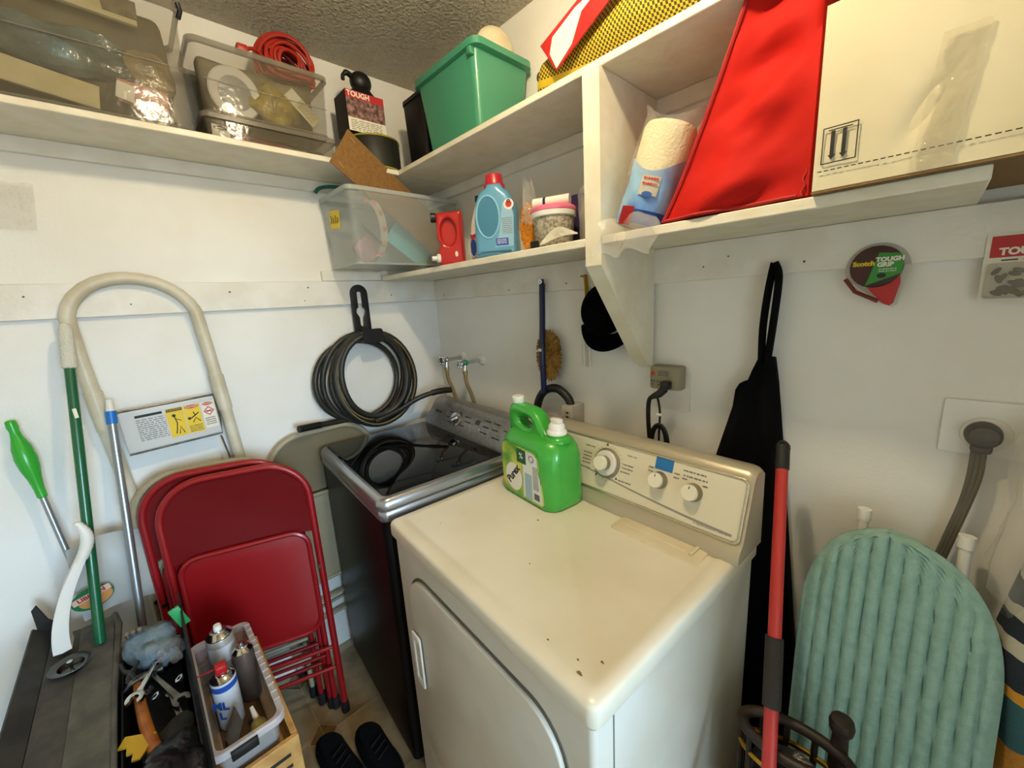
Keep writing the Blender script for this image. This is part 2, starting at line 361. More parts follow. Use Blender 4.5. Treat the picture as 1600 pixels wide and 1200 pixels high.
for (u, y, w_, n_) in ((.285, .118, .035, 1), (.282, .097, .03, 4), (.282, .053, .032, 1), (.42, .094, .034, 2), (.418, .073, .028, 1), (.415, .047, .04, 1), (.59, .126, .055, 1), (.592, .114, .058, 1), (.59, .106, .012, 1), (.64, .102, .012, 1), (.498, .110, .014, 2), (.568, .112, .014, 2)):
    scribble(b, CF @ Matrix.Translation((u, y, .0032)), w_, n_, .010, th=.0003, h=.38, seed=int(u*1000))
b.build('console_print', 'ink_grey', con)
ct('Dependable Care', .672, .013, .011, shear=.3)
for k in range(26):
    a = 2*math.pi*k/26
    B().box(-.0005, .0005, -.0018, .0018, 0, .0003, M=CF @ Matrix.Translation((.37+.049*math.cos(a), .082+.049*math.sin(a), .0032)) @ Matrix.Rotation(a-math.pi/2, 4, 'Z')).build('tick', 'ink_grey', con)
for a in (1.75, -2.2, -.75):
    B().lathe([(.003, 0), (.003, .0004)], 10, CF @ Matrix.Translation((.37+.052*math.cos(a), .082+.052*math.sin(a), .0032))).build('dot', 'ink', con)
B().sphere((.60, .30, 0), .001) if False else None

# ================================================================== WASHER
mat('washer_body', '#0a0809', .38, spec=.16); mat('silver', '#a9acb0', .24, .85); mat('silver_panel', '#9b9a97', .33, .75, col2='#8c8b88', scale=60)
mat('lid_glass', '#050507', .04, spec=.3)
WM = Matrix.Translation((.055, -.667, 0)) @ Matrix.Rotation(-.082, 4, 'Z')
WW, WD = .655, .60
ws = thing('washing_machine', 'dark top-loading washing machine with a black glass lid', 'washing machine', WM)
B().loft([rr3(.004, WW-.004, .006, WD, .025, .02), rr3(.004, WW-.004, .006, WD, .895, .02)]).build('cabinet', 'washer_body', ws)
B().loft([rr3(.03, WW-.03, .03, WD, 0, .02), rr3(.03, WW-.03, .03, WD, .025, .02)]).build('base', 'black', ws)
B().loft([rr3(.004, WW-.004, .004, WD, .8955, .024, 6), rr3(0, WW, 0, WD, .905, .026, 6), rr3(0, WW, 0, WD, .925, .026, 6), rr3(.003, WW-.003, .003, WD, .929, .024, 6)]).build('top_deck', 'silver', ws, ang=50)
lid = B().loft([rr3(.003, WW-.003, .0, .47, .931, .03, 6), rr3(.001, WW-.001, -.004, .472, .936, .032, 6), rr3(.003, WW-.003, -.001, .472, .956, .03, 6), rr3(.012, WW-.012, .01, .468, .966, .026, 6), rr3(.02, WW-.02, .02, .466, .9675, .022, 6)]).build('lid', 'silver', ws, ang=50)
B().loft([rr3(.022, WW-.022, .022, .464, .967, .02, 6), rr3(.022, WW-.022, .022, .464, .9685, .02, 6), rr3(.025, WW-.025, .025, .462, .9695, .018, 6)]).build('lid_glass', 'lid_glass', lid)
b = B(); b.loft([[Vector((u, v, z)) for v, z in ((.475, .93), (.478, .968), (.545, 1.062), (.556, 1.068), (.6, 1.068), (.6, .93))] for u in (.006, WW-.006)]); b.bevel(.006, 2)
wc = b.build('console', 'silver_panel', ws, ang=50)
wx = Vector((1, 0, 0)); wy = Vector((0, .067, .094)).normalized(); WF = axes((0, .478, .968), wx, wy)
kb = B().lathe([(.034, .001), (.033, .004), (.024, .006), (.022, .022), (.019, .026), (0, .026)], 32, WF @ Matrix.Translation((.255, .058, 0))).build('knob', 'chrome', wc)
B().box(-.022, .022, -.004, .004, .024, .03, .002, M=WF @ Matrix.Translation((.255, .058, 0)) @ Matrix.Rotation(.6, 4, 'Z')).build('knob_grip', 'chrome', kb)
B().box(.385, .412, .06, .08, .0008, .0018, M=WF).build('display', 'black_gloss', wc)
text(wc, 'MAYTAG', .013, 'ink', WF @ Matrix.Translation((.085, .062, .0016)), d=.0003, bold=.0003)
b = B()
for (u, y, w_, n_) in ((.175, .08, .04, 1), (.165, .055, .045, 1), (.19, .035, .045, 1), (.285, .038, .035, 1), (.30, .08, .045, 1), (.31, .06, .045, 1), (.44, .09, .04, 1), (.44, .065, .04, 1), (.44, .04, .04, 1), (.50, .09, .04, 1), (.50, .065, .04, 1), (.52, .036, .045, 1), (.57, .075, .04, 1)):
    scribble(b, WF @ Matrix.Translation((u, y, .0014)), w_, n_, .012, th=.0003, h=.4, seed=int(u*999))
b.build('console_print', 'ink', wc)
for k in range(5):
    B().lathe([(.004, .0008), (.0035, .0016), (0, .0016)], 12, WF @ Matrix.Translation((.425+.03*k, .045-.012*(k % 2), 0))).build('button', 'chrome', wc)

# ================================================================== GREEN DETERGENT JUG on the dryer
mat('jug_green', '#3fa83c', .25, coat=.3, subs=.25); mat('jug_yellow', '#b8c850', .4)
JM = Matrix.Translation((.948, -.305, .9113)) @ Matrix.Rotation(-.13, 4, 'Z') @ Matrix.Diagonal((1.13, 1.08, 1.04, 1))
jg = thing('detergent_jug', 'large green laundry detergent jug standing on the dryer', 'detergent jug', JM)
def jsec(z, sx, sy, r, ox=0): return rr3(-.112*sx+ox, .112*sx+ox, -.066*sy, .066*sy, z, r, 6)
b = B().loft([jsec(0, .93, .9, .03), jsec(.004, .98, .97, .036), jsec(.02, 1, 1, .04), jsec(.10, 1, 1, .04), jsec(.14, .995, .99, .042), jsec(.165, .97, .95, .045), jsec(.183, .90, .86, .048), jsec(.193, .80, .72, .044)])
ho = [(-.105, .14), (-.107, .2), (-.106, .245), (-.098, .262), (-.08, .268), (-.02, .262), (.0, .257), (.016, .245), (.03, .222), (.045, .203), (.06, .193), (.06, .14)]
b.plate([ho, [(-.062, .235), (-.02, .233), (-.006, .226), (-.008, .214), (-.022, .203), (-.045, .203), (-.066, .214), (-.07, .227)]], .05, Matrix(((1, 0, 0, 0), (0, 0, 1, -.025), (0, 1, 0, 0), (0, 0, 0, 1))), bev=.014)
b.lathe([(.036, .186), (.034, .196), (.027, .2), (.027, .206)], 24, Matrix.Translation((.07, 0, 0)))
body = b.build('bottle', 'jug_green', jg, ang=60)
B().lathe([(.0175, .266), (.0185, .27), (.0185, .283), (.016, .286), (0, .286)], 24, Matrix.Translation((-.085, 0, 0))).build('vent_cap', 'white_gloss', jg)
sp = B().lathe([(.026, .204), (.027, .208), (.026, .214), (.022, .218), (.021, .23), (.016, .236), (0, .236)], 24, Matrix.Translation((.07, 0, 0))).build('spigot', 'white_gloss', jg)
B().box(.054, .086, -.009, .009, .234, .249, .004).build('spigot_button', 'white_gloss', sp)
JF = Matrix(((1.2, 0, 0, .004), (0, 0, -1, -.0657), (0, 1.18, 0, -.002), (0, 0, 0, 1)))
lab = [(-.07, .012), (.06, .012), (.066, .02), (.062, .06), (.054, .1), (.052, .128), (.042, .138), (-.06, .142), (-.074, .132), (-.078, .08), (-.075, .02)]
lb = B().plate([lab], .0012, JF).build('label', mat('label_green', '#5c9a2e', .4, col2='#c9cf5a', scale=18), jg)
JF2 = JF @ Matrix.Translation((0, 0, .0011))
B().plate([[(.0, .016), (.058, .016), (.062, .022), (.058, .06), (.05, .1), (.048, .126), (.038, .134), (.0, .136)]], .0006, JF2).build('label_panel', mat('label_white', '#dfe3df', .45), lb)
B().plate([ell(-.035, .055, .030, .036)], .0006, JF2).build('label_oval', 'white', lb)
text(lb, 'Purex', .026, 'ink', JF2 @ Matrix.Translation((-.036, .062, .0006)) @ Matrix.Rotation(.9, 4, 'Z'), bold=.0008)
B().box(.006, .03, .016, .08, .0006, .0009, M=JF2).build('label_stripe', mat('lblue', '#9db9c6', .5), lb)
B().box(-.02, .012, .10, .135, .0006, .0009, M=JF2).build('label_block', mat('dgreen', '#1d5a22', .5), lb)
text(lb, '%', .02, 'white', JF2 @ Matrix.Translation((-.004, .118, .001)))
b = B(); b.plate([ell(.03, .12, .009, .009), ell(.03, .12, .006, .006)], .0006, JF2); b.build('recycle_mark', 'ink_grey', lb)
b = B(); scribble(b, JF2 @ Matrix.Translation((.034, .103, .0006)) @ Matrix.Rotation(0, 4, 'Z'), .018, 16, .0036, seed=3); b.build('fine_print', 'ink_grey', lb)
b = B()
for k in range(9): b.box(.036+k*.002, .037+k*.002+.0006*(k % 2), .022, .038, .0006, .0009, M=JF2)
b.build('barcode', 'ink', lb)

# ================================================================== FOLDING CHAIRS (stacked against the left wall)
mat('chair_red', '#8e1116', .35, coat=.15); mat('chair_tan', '#a3977a', .4); mat('rubber', '#0a0a0a', .7)
def folding_chair(label, m, M, h=1.02, w=.435, bars=True):
    t = thing('folding_chair', label, 'chair', M, 'folding chairs leaning against the left wall'); r = .0115; hw = w/2-r
    def U(hw, z0, h, rad, y=0):
        pts = [(-hw, y, z0), (-hw, y, (z0+h)/2), (-hw, y, h-rad)]
        pts += [(-hw+rad-rad*math.cos(a), y, h-rad+rad*math.sin(a)) for a in [math.pi/2*k/8 for k in range(1, 9)]]
        pts += [(hw-rad+rad*math.sin(a), y, h-rad+rad*math.cos(a)) for a in [math.pi/2*k/8 for k in range(0, 8)]]
        return pts+[(hw, y, h-rad), (hw, y, (z0+h)/2), (hw, y, z0)]
    B().tube(U(hw, .02, h, .13), r, 12).build('frame', m, t)
    # rear leg loop, folded just behind the front one
    B().tube([(-hw+.032, -.026, .03), (-hw+.032, -.026, .62)], .0095, 10).build('leg', m, t); B().tube([(hw-.032, -.026, .03), (hw-.032, -.026, .62)], .0095, 10).build('leg', m, t)
    for sx, y, z in ((-hw, 0, 0), (hw, 0, 0), (-hw+.032, -.026, 0.01), (hw-.032, -.026, .01)):
        B().cyl((sx, y, z), (sx, y, z+.045), .0145, .0135, 12).build('rubber_foot', 'rubber', t)
    # backrest panel: rounded top, gently hollow, bowed lower edge
    bh = .26
    def bk(u, v):
        x = (u-.5)*2*(hw-.008); top_ = h-.012
        ex = max(0, abs(x)-(hw-.13)); top_ -= (.13-math.sqrt(max(0, .13**2-ex**2)))*.98
        bot = h-bh+.03*(x/hw)**2*0+.012*math.cos(x/hw*1.5)
        z = bot+(top_-bot)*v; return Vector((x, .006-.014*math.cos(x/hw*1.45)*(.4+.6*math.sin(v*3.1)), z))
    B().grid(bk, 18, 8, .0025).build('backrest', m, t, ang=50)
    # seat pan with a rolled rim
    sh = rrect(w-.075, .385, .055, 6, 0, .575)
    st = B().plate([sh], .006, Matrix(((1, 0, 0, 0), (0, 0, -1, .012), (0, 1, 0, 0), (0, 0, 0, 1))), bev=.002).build('seat', m, t)
    B().tube([Vector((x, .0125, z)) for x, z in sh], .0085, 8, closed=True).build('seat_rim', m, st)
    for z, y in ((.285, .0), (.2, .0)): B().tube([(-hw, y, z), (hw, y, z)], .0075, 10).build('crossbar', m, t)
    B().tube([(-hw+.032, -.026, .24), (hw-.032, -.026, .24)], .0065, 10).build('crossbar', m, t)
    for sx in (-1, 1): B().cyl((sx*(hw-.006), -.03, .62), (sx*(hw-.006), .012, .62), .007, n=10).build('rivet', 'steel', t)
    return t
def chairM(rx, ry, yaw_left, lean, w=.435):
    """right foot position, chair plane turning so its left side nears the wall"""
    d = Vector((math.sin(yaw_left), math.cos(yaw_left), 0)); nrm = Vector((math.cos(yaw_left), -math.sin(yaw_left), 0))
    z = (Vector((0, 0, 1))-nrm*lean).normalized(); y = z.cross(d)
    M = Matrix((d, y, z)).transposed().to_4x4(); M.translation = Vector((rx, ry, 0))-d*(w/2-.012); return M
# local +y must face the room
def fc(label, m, rx, ry, yaw, lean, **k):
    M = chairM(rx, ry, yaw, lean)
    if (M.to_3x3() @ Vector((0, 1, 0))).x < 0: M = M @ Matrix.Rotation(math.pi, 4, 'Z') @ Matrix.Identity(4)
    return folding_chair(label, m, M, **k)
fc('front dark red steel folding chair of the leaning stack', 'chair_red', .33, -.802, .33, .035, h=1.015)
fc('dark red folding chair just behind the front red one', 'chair_red', .273, -.833, .31, .03, h=1.03)
fc('tan beige folding chair behind the two red ones', 'chair_tan', .216, -.846, .28, .022, h=1.03)
fc('tan folding chair squeezed between washing machine and wall', 'chair_tan', .037, -.44, .0, .0, h=1.03)

# ================================================================== STEP LADDER
mat('ladder', '#d2cbb6', .4, col2='#c2b99e', scale=12); mat('ladder_panel', '#c9c9c6', .4)
lad = thing('step_ladder', 'cream tubular folding step ladder with warning stickers leaning on the wall', 'ladder', (.07, -1.09, 0))
LXx = lambda z: .036+.02*(1.63-z)/1.63
ya, yb = -1.262, -.962
def lp(y, z): return (LXx(z)-.0, y+.045*(1.5-z)/.5*.75 if False else y+.062*(1.5-z), z)
pts = [lp(ya, .02), lp(ya, .6), lp(ya, 1.1), lp(ya, 1.4), lp(ya+.002, 1.49)]
cyy, rr = (ya+yb)/2, (yb-ya)/2
pts += [lp(cyy-rr*math.cos(a), 1.5+.138*math.sin(a)) for a in [math.pi*k/14 for k in range(1, 14)]]
pts += [lp(yb-.002, 1.49), lp(yb, 1.4), lp(yb, 1.1), lp(yb, .6), lp(yb, .02)]
B().tube(pts, .0178, 14).build('rail', 'ladder', lad, w=True)
for y in (ya, yb):
    B().tube([lp(y, 1.19), lp(y, 1.31)], .0212, 16).build('collar', 'ladder', lad, w=True)
    B().cyl(lp(y, 0), lp(y, .05), .019, n=12).build('foot', 'rubber', lad, w=True)
pz0, pz1 = 1.108, 1.238
A0 = Vector(lp(ya+.03, pz0))+V(.012, 0, 0); A1 = Vector(lp(yb-.03, pz0+.008))+V(.012, 0, 0)
LM = axes(A0, A1-A0, (0, 0, 1)); lw = (A1-A0).length
pan = B().plate([rrect(lw, .13, .008, 3, lw/2, .065)], .008, LM, bev=.002).build('platform', 'ladder_panel', lad, w=True)
B().tube([LM @ Vector(p) for p in ((0, -.004, .006), (lw, -.004, .006), (lw+.004, .06, .006), (lw, .134, .006), (0, .134, .006))], .003, 8).build('platform_edge', 'steel', pan, w=True)
L2 = LM @ Matrix.Translation((0, 0, .0085))
B().box(.035, .10, .105, .113, 0, .0006, M=L2).build('sticker_header', 'ink', pan, w=True)
b = B(); scribble(b, L2 @ Matrix.Translation((.035, .098, 0)), .07, 11, .0065, seed=5); b.build('sticker_print', 'ink_grey', pan, w=True)
st1 = B().box(.108, .152, .02, .115, 0, .0007, M=L2).build('warning_sticker', 'yellow', pan, w=True)
st2 = B().box(.154, .196, .02, .115, 0, .0007, M=L2).build('warning_sticker', 'yellow', pan, w=True)
st3 = B().box(.2, .236, .025, .115, 0, .0007, M=L2).build('warning_sticker', 'paper', pan, w=True)
L3 = L2 @ Matrix.Translation((0, 0, .0008))
B().box(.11, .15, .104, .113, 0, .0004, M=L3).build('sticker_band', 'ink', st1, w=True); text(st1, 'CAUTION', .008, 'yellow', L3 @ Matrix.Translation((.13, .1085, .0005)), w=True)
B().plate([ell(.175, .108, .019, .0055)], .0004, L3).build('sticker_band', 'ink_red', st2, w=True); text(st2, 'DANGER', .008, 'paper', L3 @ Matrix.Translation((.175, .108, .0005)), w=True)
B().plate([ell(.218, .108, .016, .0055)], .0004, L3).build('sticker_band', 'ink_red', st3, w=True); text(st3, 'DANGER', .0075, 'paper', L3 @ Matrix.Translation((.218, .108, .0005)), w=True)
b = B(); b.plate([ell(.126, .09, .005, .005)], .0004, L3); b.tube([L3 @ Vector(p) for p in ((.127, .085, 0), (.13, .065, 0), (.126, .045, 0), (.122, .03, 0))], .0014, 6); b.tube([L3 @ Vector(p) for p in ((.13, .078, 0), (.142, .07, 0))], .0012, 6)
b.tube([L3 @ Vector(p) for p in ((.13, .028, 0), (.136, .052, 0), (.143, .028, 0))], .0014, 6); b.build('pictogram', 'ink', st1, w=True)
b = B(); b.plate([ell(.163, .07, .0045, .0045)], .0004, L3); b.tube([L3 @ Vector(p) for p in ((.168, .07, 0), (.18, .078, 0), (.19, .085, 0))], .0018, 6); b.tube([L3 @ Vector(p) for p in ((.17, .055, 0), (.18, .07, 0), (.19, .055, 0))], .0014, 6); b.tube([L3 @ Vector(p) for p in ((.18, .076, 0), (.176, .09, 0))], .0014, 6)
scribble(b, L3 @ Matrix.Translation((.158, .045, 0)), .034, 4, .006, seed=9); b.build('pictogram', 'ink', st2, w=True)
b = B(); b.plate([[(.218+.015*math.cos(a), .083+.016*math.sin(a)) for a in [i*math.pi/2 for i in range(4)]], [(.218+.011*math.cos(a), .083+.012*math.sin(a)) for a in [i*math.pi/2 for i in range(4)]]], .0004, L3); b.box(.21, .226, .08, .085, 0, .0004, M=L3); b.build('pictogram', 'ink_red', st3, w=True)
b = B(); scribble(b, L3 @ Matrix.Translation((.204, .06, 0)), .028, 4, .007, seed=11); b.build('sticker_print', 'ink', st3, w=True)
for z in (.82, .55, .28):
    B().box(.03, .062, ya+.05, yb+.06, z, z+.018, .004).build('step', 'ladder', lad, w=True)
b = B(); b.tube([lp(yb-.035, 1.1), Vector(lp(yb-.03, 1.02))+V(.02, 0, 0), lp(yb-.01, 1.02), lp(yb-.012, 1.09)], .003, 8); b.build('latch', 'steel', lad, w=True)

# ================================================================== POLES, BRUSH, DUSTPAN by the left wall
mat('broom_green', '#0f5a33', .3, coat=.3); mat('knit', '#d9d7c8', .8, bump=.6, bscale=260); mat('bright_green', '#35a832', .25, subs=.2); mat('alu', '#a7adb2', .3, .8)
p0, p1 = V(.075, -1.264, 1.515), V(.262, -1.350, .66)
def along(p, q, t): return p+(q-p)*t
t = thing('broom_handle', 'dark green broom pole with white knitted grip leaning on the wall', 'broom', (.3, -1.37, .3))
B().cyl(along(p0, p1, .1), along(p0, p1, 1.0), .0115, n=16).build('pole', 'broom_green', t, w=True)
Mg = frame(p0, p1-p0); B().lathe([(.004, 0), (.011, .006), (.0145, .02), (.0155, .06), (.016, .125), (.013, .128)], 20, Mg).build('grip', 'knit', t, w=True)
B().tube([along(p0, p1, .27)+V(.012, 0, 0), along(p0, p1, .30)+V(.0125, .004, 0)], .004, 6, flat=.3).build('price_label', 'paper', t, w=True)
p0, p1 = V(.068, -1.220, 1.285), V(.31, -1.318, 0.0)
t = thing('silver_pole', 'thin silver pole with a blue collar beside the ladder', 'pole', p1)
B().cyl(along(p0, p1, .045), p1, .0105, n=14).build('shaft', 'alu', t, w=True)
B().cyl(p0, along(p0, p1, .03), .008, .0105, n=14).build('tip', 'white', t, w=True)
B().cyl(along(p0, p1, .026), along(p0, p1, .055), .0125, n=16).build('collar', mat('collar_blue', '#1c6fc4', .35), t, w=True)
p0, p1 = V(.03, -1.418, 1.265), V(.09, -1.378, .80)
t = thing('long_brush', 'scrub brush with bulging translucent green grip and silver shaft', 'brush', p1)
Mg = frame(p0, p1-p0); L = (p1-p0).length
B().lathe([(.006, 0), (.0105, .004), (.0115, .02), (.0095, .032), (.012, .05), (.0195, .08), (.022, .11), (.0195, .14), (.014, .17), (.011, .20), (.0105, .225), (.008, .228)], 24, Mg).build('grip', 'bright_green', t, w=True)
B().cyl(along(p0, p1, .225/L), p1, .0075, n=14).build('shaft', 'alu', t, w=True)
B().cyl(along(p0, p1, .93), along(p0, p1, 1.06), .009, .012, n=14).build('ferrule', 'white', t, w=True)
# dustpan standing on its front lip, side rim towards the room
t = thing('dustpan', 'white plastic dustpan with ribbed grip standing on the grey bench', 'dustpan', (.25, -1.35, .66))
def pan_s(u, v):
    y = -1.385+u*.155; z = .665+v*.215+.02*math.sin(u*3.1); x = .112-.06*(v-.5)**2+.012*math.sin(u*3)+.03*(1-v)
    return Vector((x, y, z))
B().grid(pan_s, 10, 10, .004).build('pan', mat('pan_white', '#d7d9d5', .35), t, w=True)
b = B(); secs = []
for k in range(15):
    s_ = k/14; y = -1.418+.075*s_**1.8; z = .672+.225*s_; wdt = .034-.012*s_; x = .232
    secs.append([V(x+wdt*cx_, y+cy_*(.017-.006*s_), z) for cx_, cy_ in ((-1, -1), (.6, -1), (.75, 0), (.6, 1), (-1, 1))])
b.loft(secs).build('side_rim', 'white', t, w=True)
b = B(); secs = []
for k in range(21):
    s_ = k/20; c_ = V(.235, -1.343+.022*math.sin(s_*2.6), .895+.105*s_); ra = .014*(1-.55*s_**3)+(.0012 if k % 2 else 0)
    secs.append([c_+V(ra*math.cos(a), ra*1.0*math.sin(a), 0) for a in [2*math.pi*i/12 for i in range(12)]])
b.loft(secs).build('grip', 'white', t, w=True)
PM = axes((.160, -1.352, .745), (0, 1, .25), (0.1, -.25, 1))
lg = B().plate([ell(0, 0, .045, .034, 24)], .001, PM).build('logo_badge', mat('logo_green', '#1e6b36', .4), t, w=True)
B().plate([ell(.004, -.006, .036, .024, 24)], .0006, PM @ Matrix.Translation((0, 0, .001))).build('logo_field', mat('logo_orange', '#c98a4a', .5), lg, w=True)
B().box(-.04, .042, .001, .019, .0016, .0022, M=PM).build('logo_band', mat('logo_pink', '#d9b9a6', .5), lg, w=True)
text(lg, 'LIBMAN', .017, 'ink_red', PM @ Matrix.Translation((.001, .010, .0026)), w=True, bold=.0006)

# ================================================================== GREY BENCH, STRAINER, TOOL CRATE, CLEAR BIN, WOODEN CRATE
mat('dusty', '#4a4a45', .75, col2='#5f5e55', scale=22, detail=6, bump=.25, bscale=120); mat('dusty2', '#3c3a38', .75, col2='#4b4843', scale=30, detail=6, bump=.2); mat('dark_metal', '#222120', .6)
t = thing('bench', 'dusty grey metal bench top along the left wall under the brush', 'bench', (.55, -1.4, 0))
B().box(.14, .95, -1.465, -1.33, 0, .628).build('body', 'dark_metal', t, w=True)
b = B().loft([[V(x, y, z) for y, z in ((-1.395, .652), (-1.395, .630), (-1.322, .630), (-1.322, .645), (-1.326, .652))] for x in (.13, .3, .5, .7, .96)]); b.build('top', 'dusty', t, w=True)
B().loft([[V(x, y, z) for y, z in ((-1.396, .651), (-1.396, .630), (-1.45, .630), (-1.45, .658))] for x in (.13, .3, .5, .7, .96)]).build('top_strip', 'dusty2', t, w=True)
b = B().loft([[V(x, -1.451, .630), V(x, -1.451, .660), V(x, -1.482, .690), V(x, -1.486, .688), V(x, -1.466, .630)] for x in (.10, .3, .5, .7, .96)]); b.build('flange', mat('flange', '#3a3936', .6, col2='#2a2927', scale=20), t, w=True)
b = B().prism([(0, 0), (.055, 0), (.05, .03), (.028, .05), (.012, .098), (0, .085)], .004, axes((.09, -1.475, .655), (.45, .9, 0), (0, 0, 1))); b.build('bent_tab', 'dark_metal', t, w=True)
b = B(); b.tube([V(.13, -1.325, .653), V(.2, -1.315, .655), V(.5, -1.322, .654), V(.96, -1.318, .653)], .006, 8).rough(.004, 40); b.build('torn_edge', 'dusty', t, w=True)
t = thing('sink_strainer', 'small stainless sink strainer on the grey bench', 'strainer', (.32, -1.40, .6525))
B().lathe([(.018, 0), (.021, .002), (.026, .012), (.04, .017), (.041, .0185), (.038, .0185), (.025, .0145), (.019, .005), (0, .0045)], 28).build('bowl', mat('strainer_steel', '#55544f', .25, 1), t)
B().lathe([(.003, .004), (.003, .02), (.006, .022), (.006, .026), (0, .027)], 14).build('knob', 'chrome', t)
# wooden crate (slatted) that carries the clear bin
t = thing('wooden_crate', 'pale wooden crate under the clear bin of spray cans', 'crate', (.57, -1.12, 0))
for z0, z1 in ((.0, .125), (.14, .265), (.28, .405), (.42, .545)):
    for a in ((.803, .816, -1.193, -1.028), (.40, .413, -1.193, -1.028)): B().box(*a, z0, z1, .002, 1).build('slat', 'wood', t, w=True)
    for a in ((.4135, .8025, -1.041, -1.028), (.4135, .8025, -1.193, -1.180)): B().box(*a, z0, z1, .002, 1).build('slat', 'wood', t, w=True)
B().box(.4135, .8025, -1.1795, -1.0415, .0, .01).build('floor_board', 'wood', t, w=True)
B().box(.4135, .8025, -1.1795, -1.0415, .478, .4885).build('top_board', 'wood', t, w=True)
for z in (.475, .505, .33): B().box(.8155, .8175, -1.13, -1.05, z, z+.008).build('slot', 'ink', t, w=True)
# clear bin
mat('rust_brown', '#4a3218', .7)
clear('bin_clear', '#c9c6c2', .34, .2, bump=.1); clear('bin_rim', '#cfc9cc', .62, .25, bump=.15, bscale=60)
t = thing('clear_bin', 'shallow clear plastic bin of spray cans on the wooden crate', 'bin', (.60, -1.112, .489))
def shell(x0, x1, y0, y1, z0, z1, r, fl, th=.003):
    o = [rr3(x0, x1, y0, y1, z0, r), rr3(x0-fl, x1+fl, y0-fl, y1+fl, z1, r)]
    i = [rr3(x0-fl+th, x1+fl-th, y0-fl+th, y1+fl-th, z1, r*.9), rr3(x0+th, x1-th, y0+th, y1-th, z0+th, r*.9)]
    return B().loft(o+i)
shell(.425, .785, -1.165, -1.062, .489, .606, .018, .010).build('tub', 'bin_clear', t, w=True)
b = B().loft([rr3(.414, .798, -1.176, -1.051, .598, .02), rr3(.402, .812, -1.186, -1.041, .6, .024), rr3(.402, .812, -1.186, -1.041, .612, .024), rr3(.406, .808, -1.182, -1.045, .615, .022), rr3(.416, .798, -1.172, -1.055, .613, .018), rr3(.417, .797, -1.173, -1.054, .598, .018)], cap=False)
rim = b.build('rim', 'bin_rim', t, w=True)
for k in range(13): B().box(.43+.027*k, .4325+.027*k, -1.054, -1.0415, .6125, .6165).build('rib', 'bin_rim', rim, w=True)
B().box(.812, .820, -1.15, -1.10, .59, .612, .002).build('latch', 'black', t, w=True)
tag(B().box(.43, .778, -1.160, -1.067, .4925, .4940).build('cardboard_liner', 'rust_brown'), 'brown cardboard sheet lining the clear bin', 'cardboard')
def can(name, label, x, y, h, r, m, capm, parts=None, tilt=0, z=.4945):
    t = thing(name, label, 'spray can', Matrix.Translation((x, y, z)) @ Matrix.Rotation(tilt, 4, 'Y'))
    bd = B().lathe([(r*.93, 0), (r, .004), (r, h*.86), (r*.94, h*.88)], 24).build('body', m, t)
    B().lathe([(r*.96, h*.875), (r*.97, h*.89), (r*.9, h*.9), (r*.62, h*.95), (r*.45, h*.955), (r*.45, h*.965), (0, h*.965)], 24).build('dome', 'chrome', t)
    B().lathe([(r*.3, h*.96), (r*.3, h), (r*.26, h*1.03), (0, h*1.03)], 14).build('nozzle', capm, t)
    return t, bd
mat('can_grey', '#a9a49a', .35, .3); mat('can_white', '#c9cdd3', .35); mat('can_brown', '#5a4c44', .4, .3)
c1, b1 = can('spray_can', 'silver spray can with white nozzle in the clear bin', .495, -1.115, .20, .031, 'can_grey', 'white')
B().lathe([(.0313, .11), (.0313, .155)], 24, cap=False).build('label', 'can_white', c1)
c2, b2 = can('spray_can', 'white and blue lubricant spray can in the clear bin', .605, -1.130, .16, .027, 'can_white', 'red', tilt=.05)
B().lathe([(.0273, .118), (.0273, .134)], 24, cap=False).build('band', 'blue_print', c2)
Mc = axes((.0225, -.0175, .08), (.62, .78, 0), (0, 0, 1)); text(c2, 'ML', .03, 'blue_print', Mc, bold=.001); text(c2, 'L', .028, 'blue_print', Mc @ Matrix.Translation((0, -.03, 0)), bold=.001)
B().box(-.012, .012, -.012, .012, .155, .178, .004).build('red_cap', 'red', c2)
B().tube([V(.0, .012, .168), V(-.02, -.05, .16)], .0015, 6).build('straw', 'red', c2)
c3, b3 = can('spray_can', 'dull brown metal spray can beside the lubricant can', .56, -1.078, .165, .024, 'can_brown', 'chrome')
t = thing('glue_bottle', 'small amber bottle lying at the near end of the clear bin', 'bottle', (.70, -1.088, .515))
B().sphere((0, 0, 0), (.03, .019, .02), 18, 12).build('body', mat('amber', '#8c7a2c', .15, coat=.5), t); B().cyl((-.028, 0, .004), (-.046, -.004, .03), .007, .004, 12).build('spout', 'paper', t)
b = B().grid(lambda u, v: V(.655+.05*u, -1.155+.03*v+.01*u, .50+.075*v+.01*math.sin(5*u)), 5, 5, .001); tag(b.build('paper_card', mat('card_grey', '#a29a8c', .8)), 'folded grey paper card tucked in the clear bin', 'card')
# tool crate (open) with its contents
mat('crate_black', '#0e0e0f', .5); mat('crate_red', '#7c1512', .4)
t = thing('tool_crate', 'open black tool crate heaped with hand tools', 'tool box', (.6, -1.245, 0))
shell(.335, .885, -1.303, -1.198, .40, .632, .012, .010).build('tray', 'crate_black', t, w=True)
B().box(.33, .895, -1.305, -1.197, 0, .3995, .004).build('stand', 'crate_red', t, w=True)
b = B().loft([[V(x, -1.188, .63), V(x, -1.184, .63), V(x, -1.174, z), V(x, -1.178, z)] for x, z in ((.33, .745), (.55, .71), (.76, .665), (.87, .65))]); b.build('lid_edge', 'crate_black', t, w=True)
B().box(.35, .87, -1.295, -1.206, .404, .548).build('inner_tray', 'black', t, w=True)
